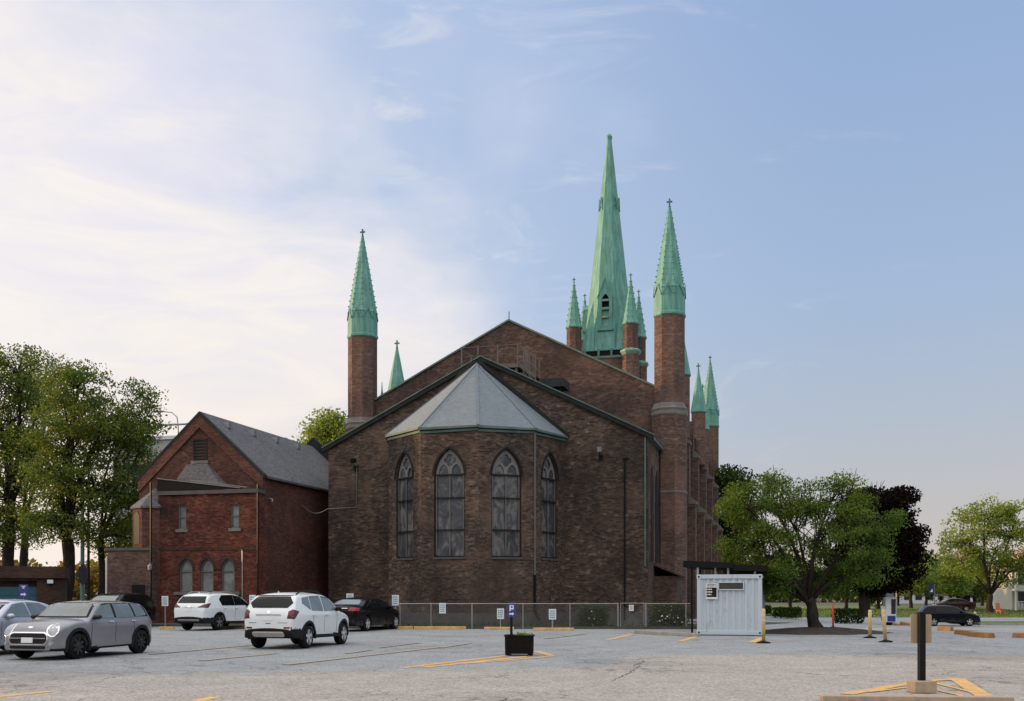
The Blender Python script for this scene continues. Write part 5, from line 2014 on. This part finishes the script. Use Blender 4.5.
def shrub(name, c, r, label, mat, n=900, ls=.09, flowers=0, cat='shrub', group=None):
    root = empty(name, c, 0, label, cat, group)
    p = RNG.normal(size=(n, 3))
    p /= np.linalg.norm(p, axis=1)[:, None]
    p *= (RNG.uniform(.2, 1, n) ** .45)[:, None]
    lump = 1 + .18 * np.sin(5 * p[:, 0] + 2) * np.cos(4 * p[:, 2]) + .1 * np.sin(9 * p[:, 1])
    p = p * lump[:, None] * np.array(r)
    p[:, 2] = np.abs(p[:, 2] + r[2] * .75)
    leaves_mesh('foliage', p, RNG.uniform(.6, 1.3, n) * ls, mat, root)
    mb = MB()
    for k in range(7):
        a = random.uniform(0, 6.28)
        mb.tube([(0, 0, -.02), (math.cos(a) * r[0] * .3, math.sin(a) * r[1] * .3, r[2] * .7), (math.cos(a) * r[0] * .6, math.sin(a) * r[1] * .6, r[2] * 1.3)], [.02, .014, .006], 5)
    mb.build('stem', 'bark', root)
    if flowers:
        q = RNG.normal(size=(flowers, 3)) * np.array([r[0] * .35, .06, r[2] * .32])
        q[:, 1] -= r[1] * .95
        q[:, 2] += r[2] * .75
        leaves_mesh('flower', q, RNG.uniform(.05, .10, flowers), 'white_flower', root, .9)
    return root


shrub('shrub', (at(592, Y=47.9).x, 47.9, 0.03), (.72, .5, .62), 'dark shrub behind the wire fence left of the gate', 'leaf_dark', 5200, .11, 10, group='shrubs behind the fence')
shrub('shrub', (at(668, Y=48.2).x, 48.2, 0.03), (.95, .5, .68), 'white-flowered shrub behind the wire fence right of the gate', 'leaf_dark', 6500, .11, 34, group='shrubs behind the fence')


def hedge(u0, u1, Y, h, label, d=1.2):
    p, q = at(u0, Y=Y), at(u1, Y=Y)
    w = q.x - p.x
    root = empty('hedge', ((p.x + q.x) / 2, Y, gz(p.x, Y) + .03), 0, label, 'hedge', 'clipped hedges beyond the lot')
    n = int(700 * w)
    c = np.stack([RNG.uniform(-w / 2, w / 2, n), RNG.uniform(-d / 2, d / 2, n), RNG.uniform(0, h, n)], 1)
    k = RNG.integers(0, 3, n)
    c[k == 0, 1] = -d / 2 + RNG.normal(size=(k == 0).sum()) * .04
    c[k == 1, 2] = h + RNG.normal(size=(k == 1).sum()) * .06
    leaves_mesh('foliage', c, RNG.uniform(.6, 1.3, n) * .2, 'leaf_dark', root)
    mb = MB()
    for x in np.arange(-w / 2 + .2, w / 2, .5):
        mb.tube([(x, 0, -.05), (x + .05, .02, h * .8)], [.03, .015], 5)
    mb.build('stem', 'bark', root)


hedge(773, 800, 96, .85, 'low dark hedge right of the white container')
hedge(833, 862, 88, 1.1, 'taller dark hedge behind the red post')
hedge(745, 770, 104, .7, 'low hedge behind the container\'s right corner')
# weeds along the church bed
n = 5200
xs = RNG.uniform(-6, 9.0, n)
c = np.stack([xs, 47.0 + RNG.uniform(.05, 1.0, n) ** 1.0, np.abs(RNG.normal(size=n)) * .10 + .04], 1)
tag(leaves_mesh('weeds', c, RNG.uniform(.05, .14, n), 'leaf_dark', None, .35), 'low weeds growing along the foot of the wire fence', 'weeds', kind='stuff')
# lawn blades near the far right lawn
n = 16000
xs = RNG.uniform(14, 62, n)
ys = RNG.uniform(100.2, 118, n)
c = np.stack([xs, ys, np.array([gz(a, b_) for a, b_ in zip(xs, ys)]) + .09], 1)
tag(leaves_mesh('grass', c, RNG.uniform(.12, .24, n), 'grass_blade', None, .3), 'rough green grass on the lawn across the street', 'grass', kind='stuff')

# ------------------------------------------------------------------ fence
FY = 46.85
f0, f1 = at(398, Y=FY).x, at(690, Y=FY).x
FZ = 1.16
FE = empty('wire_fence', (0, FY, 0), 0, 'grey chain-link fence with a gate along the foot of the church', 'fence')
for u in (400, 431, 472, 523, 570, 618, 646, 686):
    x = at(u, Y=FY).x
    MB().tube([(x, 0, 0), (x, 0, FZ + .04)], .034 if u in (472, 618, 646) else .026, 8).build('post', 'galvanised', FE)
gx0, gx1 = at(620.5, Y=FY).x, at(644, Y=FY).x
for a, b in ((f0, at(618, Y=FY).x), (at(646, Y=FY).x, f1)):
    MB().tube([(a, 0, FZ), (b, 0, FZ)], .02, 6).build('rail', 'galvanised', FE)
    mb = MB()
    hgt = FZ - .06
    st = .065
    x = a - hgt
    while x < b:
        for sg in (0, 1):
            x0_, z0_, x1_, z1_ = x, .04, x + hgt, .04 + hgt
            if x0_ < a:
                z0_ += a - x0_
                x0_ = a
            if x1_ > b:
                z1_ -= x1_ - b
                x1_ = b
            if x1_ - x0_ > .02:
                if sg:
                    x0_, x1_ = a + b - x0_, a + b - x1_
                mb.bar((x0_, .004 * sg, z0_), (x1_, .004 * sg, z1_), .005, .005, up=(0, 1, 0))
        x += st
    mb.build('wire_netting', 'grey_frame', FE, recalc=False)
mb = MB()
mb.tube([(gx0, -.02, .08), (gx0, -.02, FZ + .02), (gx1, -.02, FZ + .02), (gx1, -.02, .08), (gx0, -.02, .08)], .022, 6)
x = gx0
while x < gx1 - .03:
    for sg in (0, 1):
        l = min(gx1 - x, FZ - .1)
        p, q = (x, -.02, .1), (x + l, -.02, .1 + l)
        if sg:
            p, q = (gx0 + gx1 - x, -.016, .1), (gx0 + gx1 - x - l, -.016, .1 + l)
        mb.bar(p, q, .005, .005, up=(0, 1, 0))
    x += .065
mb.build('gate', 'galvanised', FE, recalc=False)


def text_lines(mb, x0, x1, z0, z1, y, rows, seed=0, fill=.55):
    """rows of small glyph-like dashes, for small print too far off to read"""
    rnd = random.Random(seed)
    h = (z1 - z0) / rows
    for r in range(rows):
        zt = z1 - h * (r + .22)
        x = x0
        while x < x1 - .01:
            w = rnd.uniform(.4, 1.3) * h * fill
            mb.box(x, min(x + w, x1), y - .002, y, zt - h * fill, zt)
            x += w + h * .25


def sign_board(name, x, y, z0, z1, w, board, label, group=None, rows=4, post=None, post_mat='galvanised', zg=0.0, rz=0.0, glyph='sign_ink', cat='sign'):
    root = empty(name, (x, y, zg), rz, label, cat, group)
    if post:
        MB().box(-post / 2, post / 2, .012, .012 + post, -.02, z0 + (z1 - z0) * .9).build('post', post_mat, root)
    b_ = MB().box(-w / 2, w / 2, -.012, .01, z0, z1).build('board', board, root, bevel=.003)
    if rows:
        mb = MB()
        text_lines(mb, -w / 2 + .05, w / 2 - .05, z0 + .05, z1 - .05, -.0125, rows, seed=int(x * 10))
        mb.build('lettering', glyph, b_)
    return root


GS = 'small white reserved-parking signs along the kerb'
for u, v0, v1, Y, w, lb, post in ((165, 596, 606, 50.0, .32, 'white parking sign on a thin post left of the white suv', .05), (252.5, 595, 606, 49.0, .3, 'white sign on a post half hidden behind the white crossover', .05), (350, 593.5, 600.5, 48.6, .34, 'white sign showing above the roof of the black sedan', .05), (395.5, 595, 605.5, 47.6, .32, 'white sign on a post just right of the black sedan', .05),
                                  (442.5, 603, 613.5, 46.7, .30, 'white sign hung on the fence right of the black sedan', None), (500.5, 608.5, 619, 46.5, .32, 'white sign low on a post behind the black planter', .05), (552.5, 609, 619.5, 46.2, .33, 'white sign on a short pale post right of the planter', .07)):
    c = at(u, Y=Y, z=0)
    k = Y / F
    sign_board('parking_sign', c.x, Y, CAMZ + (HOR - v1) * k, CAMZ + (HOR - v0) * k, w, 'sign_white', lb, GS, 4, post, zg=0.0)
c = at(631.5, Y=46.7, z=0)
sign_board('gate_notice', c.x, 46.78, CAMZ + (HOR - 611) * 46.7 / F, CAMZ + (HOR - 605) * 46.7 / F, .22, 'white_paint', 'tiny white notice fixed to the wire gate', None, 3)

# wheel stops
def stop(p, q, mat, label, group, h=.13, w=.16):
    p, q = Vector(p), Vector(q)
    d = q - p
    L = d.length
    root = MB()
    pr = [(-w / 2, 0), (w / 2, 0), (w * .38, h * .85), (w * .25, h), (-w * .25, h), (-w * .38, h * .85)]
    root.prism(pr, lambda y, z: (-L / 2, y, z), lambda y, z: (L / 2, y, z))
    o = root.build('wheel_stop', mat, bevel=.012)
    c = (p + q) / 2
    o.location = (c.x, c.y, gz(c.x, c.y))
    o.rotation_euler = (0, 0, math.atan2(d.y, d.x))
    return tag(o, label, 'wheel stop', group)


for u0, u1, v, lb in ((414, 466, 629.2, 'yellow wheel stop left of the planter sign'), (484, 514, 629.8, 'short yellow wheel stop behind the planter'), (533, 574, 630.6, 'yellow wheel stop right of the planter'),
                      (388, 413, 629.0, 'yellow wheel stop just ahead of the black sedan'), (160, 174, 629.4, 'yellow wheel stop left of the white suv'), (222, 250, 628.5, 'yellow wheel stop in front of the white suv')):
    stop(at(u0, v), at(u1, v), 'stop_yellow', lb, 'yellow wheel stops along the church kerb')
for u0, v0, u1, v1, lb in ((939, 630.5, 952, 631, 'smallest brown-yellow wheel stop, right of the tan sign'), (957, 634.0, 971, 635.5, 'brown-yellow wheel stop, left half of the touching pair'), (970, 636.2, 992, 638, 'brown-yellow wheel stop, right half of the touching pair'), (1014, 637.5, 1040, 638.5, 'brown-yellow wheel stop cut by the right picture edge')):
    stop(at(u0, v0), at(u1, v1), 'stop_orange', lb, 'wheel stops on the right', .19, .26)
for u0, Y0, u1, Y1, lb in ((879, 74, 887, 70, 'far wheel stop beside the pay station'), (894, 66, 903, 61, 'wheel stop right of the pay station, farther of two'), (902, 60.5, 912, 56, 'wheel stop right of the pay station, nearer of two')):
    stop(at(u0, Y=Y0), at(u1, Y=Y1), 'stop_orange', lb, 'wheel stops on the right', .2, .3)

# planter with its parking sign
pc = at(519.5, Y=26.6, z=0)
PL = empty('planter', (pc.x, 26.75, 0), R(-3), 'black plastic planter box with a small pale plant in the lot', 'planter')
mb = MB()
w, d, h = .37, .30, .50
mb.prism(rbox(-w, w, -d, d, .04, 3), lambda x, y: (x * .98, y * .98, .05), lambda x, y: (x, y, h))
pb = mb.build('box', 'black_plastic', PL)
mb = MB()
for s in (-1, 1):
    mb.box(s * w * .78 - .06, s * w * .78 + .06, -d * .95, d * .95, 0, .052)
mb.build('foot', 'black_plastic', PL)
mb = MB()
mb.plate(rbox(-w - .02, w + .02, -d - .02, d + .02, .05, 3), [rbox(-w + .05, w - .05, -d + .05, d - .05, .03, 3)], lambda x, y: (x, y, h), lambda x, y: (x, y, h + .035))
for z in (.2, .34):
    mb.box(-w * .93, w * .93, -d - .002, -d + .02, z, z + .015)
mb.build('rim', 'black_plastic', PL)
MB().box(-w + .04, w - .04, -d + .04, d - .04, h - .08, h - .03).build('soil', 'mulch', PL)
n = 160
c = np.stack([RNG.normal(size=n) * .10 + .1, RNG.normal(size=n) * .08, np.abs(RNG.normal(size=n)) * .045 + h], 1)
o = leaves_mesh('pale_plant', c, RNG.uniform(.04, .09, n), 'leaf_light', None)
o.location = PL.location
tag(o, 'small pale green plant growing in the black planter', 'plant')
PS = empty('parking_sign', (at(511.3, Y=26.62, z=0).x, 26.62, h - .06), R(10), 'blue parking sign with white symbols on a black post in the planter', 'sign')
MB().box(-.03, .03, -.03, .03, 0, .9).build('post', 'black_metal', PS)
bd = MB().box(-.11, .11, -.045, -.03, .56, .90).build('board', 'sign_blue', PS, bevel=.003)
mb = MB()
mb.plate(rbox(-.055, .055, .76, .87, .01), [rbox(-.025, .03, .80, .845, .005)], lambda x, z: (x, -.049, z), lambda x, z: (x, -.044, z))
mb.box(-.055, -.025, -.049, -.0451, .72, .76)
mb.prism([(-.06, .625), (.02, .625), (.02, .60), (.065, .645), (.02, .69), (.02, .665), (-.06, .665)], lambda x, z: (x, -.049, z), lambda x, z: (x, -.044, z))
mb.build('symbol', 'white_paint', bd)

# foreground sign seen from behind
sp = at(922.8, Y=16.55, z=0)
SG = empty('tan_sign', (sp.x, 16.6, 0), R(2), 'tan sign seen from behind on a black post with a concrete block', 'sign')
MB().box(-.05, .05, -.05, .05, .2, 1.31).build('post', 'black_metal', SG, bevel=.006)
MB().prism(rbox(-.155, .19, .80, 1.27, .03), lambda x, z: (x, .054, z), lambda x, z: (x, .07, z)).build('board', 'tan_board', SG)
MB().box(-.185, .185, -.16, .16, 0, .2).build('block', 'block_concrete', SG, bevel=.018)

# container --------------------------------------------------------------
CW = 2.44
CT = empty('shipping_container', (at(697, Y=39.6, z=0).x, 39.6, .03), TH, 'white corrugated shipping container with a notice and a vent grille', 'container')
H_ = 2.32
mb = MB()
for x in (.0, CW - .14):
    mb.box(x, x + .14, 0, .14, 0, H_)
    mb.box(x, x + .14, 5.9, 6.04, 0, H_)
mb.box(.14, CW - .14, .0, .12, H_ - .16, H_ - .003)
mb.box(.14, CW - .14, .0, .12, .003, .16)
for x in (0.0, CW - .12):
    mb.box(x + .003, x + .117, .14, 5.9, .003, .16)
    mb.box(x + .003, x + .117, .14, 5.9, H_ - .12, H_ - .003)
mb.build('frame', 'container_paint', CT, bevel=.01)
for x in (-.012, CW - .158):
    for z in (.02, H_ - .15):
        cc = MB().box(x, x + .17, -.02, .16, z - .02, z + .145).build('corner_casting', 'container_paint', CT, bevel=.012)
        MB().prism(rbox(x + .05, x + .12, z + .03, z + .10, .025), lambda a, b: (a, -.024, b), lambda a, b: (a, -.018, b)).build('slot', 'black_board', cc)



def corr(L, nw, dep=.045):
    pts = []
    p = L / nw
    for i in range(nw):
        x = i * p
        pts += [(x, 0), (x + p * .30, 0), (x + p * .5, dep), (x + p * .80, dep)]
    pts.append((L, 0))
    return pts


mb = MB()
P = corr(CW - .28, 9)
nP = len(P)
mb.add([(.14 + x, .04 + y, .16) for x, y in P] + [(.14 + x, .04 + y, H_ - .16) for x, y in P], [(i, i + 1, i + 1 + nP, i + nP) for i in range(nP - 1)])
mb.build('end_panel', 'container_paint', CT, recalc=False)
mb = MB()
P = corr(5.76, 22)
nP = len(P)
for x, sg in ((.05, 1), (CW - .05, -1)):
    mb.add([(x + sg * y, .14 + s, .16) for s, y in P] + [(x + sg * y, .14 + s, H_ - .12) for s, y in P], [(i, i + 1, i + 1 + nP, i + nP) for i in range(nP - 1)])
mb.build('side_panel', 'container_paint', CT, recalc=False)
MB().box(.06, CW - .06, .1, 5.95, H_ - .06, H_ - .02).build('roof', 'container_paint', CT)
mb = MB()
mb.box(.0, CW, .02, .14, -.06, 0)
mb.box(.1, CW - .1, .3, 5.8, -.02, .1)
mb.build('floor', 'mulch', CT)
mb = MB()
mb.plate(rect(.80, 1.78, 1.72, 2.04), [rect(.84, 1.74, 1.76, 2.0)], lambda x, z: (x, -.02, z), lambda x, z: (x, .1, z))
vg = mb.build('vent_grille', 'container_paint', CT)
mb = MB()
mb.box(.84, 1.74, .0, .03, 1.76, 2.0)
mb.build('opening', 'grey_frame', vg)
mb = MB()
for i in range(5):
    z = 1.775 + i * .047
    mb.box(.84, 1.74, -.012, -.002, z, z + .016)
mb.build('bars', 'dark_frame', vg)
cn = CT.matrix_basis
nt0 = cn @ Vector((.56, -.035, 0))
NT_ = empty('notice_board', (nt0.x, nt0.y, nt0.z), TH, 'white and black printed notice fixed to the container end', 'notice')
nb = MB().box(-.22, .22, -.008, .008, 1.38, 1.97).build('board', 'white_paint', NT_)
MB().box(-.19, .19, -.012, -.0082, 1.45, 1.82).build('black_panel', 'sign_black', nb)
mb = MB()
text_lines(mb, -.18, .18, 1.85, 1.96, -.0125, 2, 5)
mb.build('heading', 'sign_black', nb)
mb = MB()
for i, wd in enumerate((.17, .20, .15)):
    text_lines(mb, -.16, -.16 + wd, 1.72 - i * .1, 1.79 - i * .1, -.0125, 1, 10 + i, .7)
mb.build('lettering', 'white_paint', nb)

# black canopy carried over the container
CN = empty('canopy', CT.location, TH, 'flat black canopy roof on posts standing over the white container', 'canopy')
mb = MB()
mb.prism([(-.62, 2.64), (1.3, 2.58), (1.3, 2.80), (-.62, 2.90)], lambda x, z: (x, .9, z), lambda x, z: (x, 5.2, z))
mb.prism([(1.3, 2.50), (2.62, 2.44), (2.62, 2.68), (1.3, 2.74)], lambda x, z: (x, 1.0, z), lambda x, z: (x, 5.2, z))
mb.build('roof', 'black_board', CN)
for x, y, z0, z1, m in ((-.28, 1.05, -.03, 2.64, 'black_metal'), (-.28, 5.0, -.03, 2.64, 'black_metal'), (-.05, .98, 2.2, 2.62, 'galvanised'), (.62, 1.2, 2.3, 2.60, 'galvanised'), (1.12, 1.1, 2.3, 2.60, 'galvanised'), (2.15, 1.2, 2.3, 2.47, 'galvanised'), (2.1, 5.0, 2.3, 2.47, 'galvanised')):
    MB().box(x - .04, x + .04, y - .04, y + .04, z0, z1).build('post', m, CN)


# bollards -------------------------------------------------------------------
def bollard(u, v_base, h, label, mat, bands=1, r=.062, lean=0.0, group='yellow delineator posts'):
    p = at(u, v_base)
    p.z = gz(p.x, p.y)
    root = empty('delineator_post', p, 0, label, 'post', group)
    root.rotation_euler = (0, lean, 0)
    MB().lathe([(.24, 0), (.23, .03), (.12, .06), (r * 1.05, .08)], 16).build('base', 'black_plastic', root, smooth=True)
    b = MB().lathe([(r, .05), (r, h - .03), (r * .7, h), (.01, h + .005)], 12).build('tube', mat, root, smooth=True)
    mb = MB()
    for i in range(bands):
        mb.lathe([(r + .002, h * (.80 - .16 * i)), (r + .003, h * (.86 - .16 * i))], 12, cap=False)
    mb.build('reflective_band', 'line_white', root)


bollard(763.5, 643.2, 1.12, 'yellow delineator post at the right corner of the container', 'yellow_post', 2, .06)
bollard(870, 638, 1.02, 'yellow delineator post right of the mulch mound, farther one', 'yellow_post', 1, .065)
bollard(885.5, 642.2, 1.08, 'leaning yellow delineator post left of the tan sign', 'yellow_post', 1, .06, R(-4))
p = at(833, 627.5)
RP = empty('red_post', p, 0, 'slim red post behind the mulch mound', 'post')
MB().lathe([(.15, 0), (.14, .03), (.05, .05)], 12).build('base', 'black_plastic', RP)
MB().lathe([(.048, .03), (.048, 1.14), (.02, 1.17)], 10).build('tube', 'red_post', RP, smooth=True)
# yellow hydrant far right
p = at(975, Y=97)
HY = empty('hydrant', p, 0, 'yellow hydrant on the lawn right of the navy suv', 'hydrant')
MB().lathe([(.16, 0), (.16, .06), (.11, .08), (.11, .5), (.14, .52), (.12, .62), (.06, .7), (.02, .72)], 12).build('body', 'yellow_post', HY, smooth=True)
mb = MB()
for s in (-1, 1):
    mb.tube([(0, 0, .4), (s * .18, 0, .4)], .055, 8)
mb.build('outlet', 'yellow_post', HY)

# pay station
p = at(889.5, Y=80)
p.z = gz(p.x, 80)
PY = empty('pay_station', p, R(8), 'white and blue parking pay station beyond the yellow posts', 'pay station')
hb = 1.6 + (HOR - 597) * 80 / F - p.z
MB().box(-.28, .28, -.2, .2, 0, .35).build('base', 'black_plastic', PY)
MB().box(-.45, .45, -.24, .24, .35, hb).build('cabinet', 'white_paint', PY, bevel=.04)
MB().box(-.30, .36, -.262, -.24, .42, .85).build('blue_panel', 'sign_blue', PY)
MB().box(.02, .38, -.27, -.238, 1.0, hb - .16).build('screen', 'dark_glass', PY)
MB().box(-.3, .3, -.1, .1, hb, hb + .3).build('top_sign', 'far_white', PY)
MB().box(-.75, -.46, -.2, -.1, .5, .8).build('side_sign', 'orange_post', PY)
MB().box(-.78, -.46, -.18, -.12, .95, 1.6).build('side_panel', 'sign_white', PY)

# street furniture across the road
for u, Y, v0, v1, lb in ((946, 118, 596.5, 602, 'white street sign left of its twin behind the navy suv'), (954, 118, 597.5, 602.5, 'white street sign right of its twin behind the navy suv')):
    c = at(u, Y=Y)
    k = Y / F
    sign_board('street_sign', c.x, Y, CAMZ + (HOR - v1) * k - c.z, CAMZ + (HOR - v0) * k - c.z, .5, 'white_paint', lb, 'white street signs', 3, .07, zg=c.z)
c = at(931, Y=92)
BS = empty('banner_pole', c, 0, 'dark blue oval banner on a pole left of the navy suv', 'banner')
MB().tube([(0.3, 0, 0), (.3, 0, 3.4)], .045, 8).build('pole', 'grey_metal', BS)
MB().prism(ell(0, 2.95, .32, .5), lambda x, z: (x, -.03, z), lambda x, z: (x, .03, z)).build('board', 'sign_navy', BS)
MB().prism([(-.12, 2.7), (.16, 2.7), (.1, 3.0), (.0, 2.82)], lambda x, z: (x, -.04, z), lambda x, z: (x, -.031, z)).build('emblem', 'sign_white', BS)
for u, Y, v0, lb, s in ((888, 120, 580, 'tall grey lamp post behind the pay station, left of two', -1), (896.5, 112, 578, 'tall grey lamp post behind the pay station, right of two', 1)):
    c = at(u, Y=Y)
    hh = CAMZ + (HOR - v0) * Y / F - c.z
    LP = empty('lamp_post', c, 0, lb, 'lamp post', 'lamp posts across the street')
    MB().tube([(0, 0, 0), (0, 0, hh), (s * .25, 0, hh + .12)], [.08, .05, .04], 8).build('pole', 'galvanised', LP)
    MB().prism(rbox(s * .5 - .55, s * .5 + .55, hh + .08, hh + .22, .05), lambda x, z: (x, -.14, z), lambda x, z: (x, .14, z)).build('lamp_head', 'grey_metal', LP)
# street lamps seen above the hall roof
for u, v, Y, s, lb in ((178, 417, 100, -1, 'curved street lamp arm showing left of the hall gable'), (292, 442, 115, -1, 'curved street lamp arm showing above the hall roof')):
    c = at(u, Y=Y, z=0)
    hh = CAMZ + (HOR - v) * Y / F
    LP = empty('street_lamp', c, 0, lb, 'street lamp', 'street lamps behind the hall')
    MB().tube([(0, 0, 0), (0, 0, hh - 1), (-.1, 0, hh), (-.6, 0, hh + .45), (-1.6, 0, hh + .55)], [.12, .08, .06, .05, .05], 8).build('pole', 'galvanised', LP, smooth=True)
    MB().box(-2.1, -1.5, -.12, .12, hh + .46, hh + .6).build('lamp_head', 'grey_metal', LP)
c = at(170, Y=96, z=0)
TS = empty('signal_mast', c, 0, 'long pale signal mast arm behind the left trees', 'mast')
hh = CAMZ + (HOR - 424) * 96 / F
MB().tube([(1.6, 0, 0), (1.6, 0, hh + .1)], .12, 8).build('pole', 'galvanised', TS)
MB().tube([(1.6, 0, hh), (-1.6, 0, hh - .12)], .1, 8).build('arm', 'galvanised', TS)
# office block behind the left trees
c = at(150, Y=150, z=0)
OB = empty('office_block', c, R(-12), 'pale grey modern block just visible behind the hall gable', 'building')
hh = CAMZ + (HOR - 440) * 150 / F
MB().box(-6, 8, 0, 12, 0, hh).build('wall', 'far_grey', OB)
MB().box(-6.2, 8.2, -.2, 12.2, hh, hh + .5).build('roof', 'far_white', OB)
for i in range(5):
    MB().box(-5.6, 7.6, -.05, 0.01, 3 + i * 4, 4.6 + i * 4).build('window', 'dark_glass', OB)

# poles on the left
c = at(82.5, Y=71, z=0)
TP = empty('teal_pole', c, 0, 'teal lamp pole with a dark oval banner beside the garage', 'pole')
MB().tube([(0, 0, 0), (0, 0, 9.5)], [.16, .10], 10).build('pole', 'teal_pole', TP)
MB().prism(ell(.1, 2.95, .33, .7), lambda x, z: (x, -.2, z), lambda x, z: (x, -.14, z)).build('banner', 'sign_navy', TP)
c = at(88.5, Y=72, z=0)
UP = empty('utility_pole', c, 0, 'thin dark utility pole right of the teal pole', 'pole')
MB().tube([(0, 0, 0), (0, 0, 11)], [.11, .08], 8).build('pole', 'bark', UP)
MB().bar((-.7, 0, 10.4), (.7, 0, 10.4), .1, .1).build('crossarm', 'bark', UP)
c = at(106.5, Y=57, z=0)
tag(MB().tube([(0, 0, 0), (0, 0, 3.6)], .06, 8).build('white_pole', 'white_paint', loc=c), 'white pole at the corner of the hall\'s low wing', 'pole')
c = at(23.5, Y=55.5, z=0)
BS2 = empty('direction_sign', c, 0, 'dark blue sign with a white arrow before the garage doors', 'sign')
MB().box(-.03, .03, .015, .07, 0, 2.0).build('post', 'grey_metal', BS2)
bd = MB().box(-.24, .24, -.015, .014, 1.42, 2.12).build('board', 'sign_blue', BS2)
mb = MB()
mb.prism([(-.15, 1.54), (.03, 1.54), (.03, 1.48), (.16, 1.58), (.03, 1.68), (.03, 1.62), (-.15, 1.62)], lambda x, z: (x, -.02, z), lambda x, z: (x, -.014, z))
mb.box(-.12, .12, -.02, -.0152, 2.0, 2.04)
mb.box(-.06, .06, -.02, -.0152, 1.9, 1.96)
mb.build('symbol', 'white_paint', bd)

# house on the far right
c = at(1013, Y=112, z=0)
HS = empty('white_house', (c.x, 112, gz(c.x, 112)), R(-8), 'white two-storey house with a porch at the right edge', 'house')
mb = MB()
mb.box(0.4, 9, 1.5, 9, 0, 4.6)
mb.build('wall', 'house_white', HS)
mb = MB()
mb.prism([(-.8, 4.4), (9.8, 4.4), (4.5, 7.6)], lambda x, z: (x, .6, z), lambda x, z: (x, 9.5, z))
mb.build('roof', 'house_roof', HS)
mb = MB()
mb.box(.2, 9, .1, 1.5, 2.2, 2.4)
for x in (.3, 2.2, 4.1):
    mb.box(x, x + .18, .15, .33, 0, 4.4)
for i in range(12):
    mb.box(.3 + i * .33, .36 + i * .33, .2, .26, .4, 1.0)
mb.box(.3, 4.2, .18, .28, 1.0, 1.08)
mb.build('porch', 'white_paint', HS)
for x in (1.0, 3.0):
    for z in (.9, 2.9):
        w_ = MB().box(x - .06, x + .96, 1.42, 1.5, z - .06, z + 1.26).build('window', 'white_paint', HS)
        MB().box(x, x + .9, 1.40, 1.419, z, z + 1.2).build('pane', 'dark_glass', w_)
c = at(1001, Y=105)
CR = empty('lawn_chair', c, R(20), 'terracotta garden chair on the lawn before the white house', 'chair')
MB().box(-.35, .35, -.3, .3, .32, .4).build('seat', 'terracotta', CR)
MB().prism([(-.35, 0), (.35, 0), (.28, .8), (-.28, .8)], lambda x, t: (x, .3 + t * .25, .38 + t), lambda x, t: (x, .36 + t * .25, .38 + t)).build('backrest', 'terracotta', CR)
for sx in (-1, 1):
    for sy in (-1, 1):
        MB().box(sx * .3 - .04, sx * .3 + .04, sy * .25 - .04, sy * .25 + .04, 0, .33).build('leg', 'terracotta', CR)
# pale low building far beyond
c = at(925, Y=190, z=0)
FB = empty('far_building', (c.x, 190, gz(c.x, 190)), 0, 'long low pale building far beyond the street trees', 'building')
MB().box(-6.5, 9, 0, 8, 0, 2.2).build('wall', 'far_white', FB)
MB().box(-6.8, 9.3, -.4, 8.4, 2.2, 2.5).build('roof', 'far_grey', FB)
mb = MB()
for i in range(7):
    MB().box(-6 + i * 2.1, -4.8 + i * 2.1, -.06, .01, .7, 1.7).build('window', 'dark_glass', FB)
c = at(960, Y=130)
GZ = empty('garden_hut', c, 0, 'dark roofed garden hut behind the street signs', 'hut')
MB().box(-1.3, 1.3, 0, 2, 0, 1.6).build('wall', 'bark', GZ)
MB().prism([(-1.8, 1.55), (1.8, 1.55), (.6, 2.5), (-.6, 2.5)], lambda x, z: (x, -.4, z), lambda x, z: (x, 2.4, z)).build('roof', 'roof_dark', GZ)
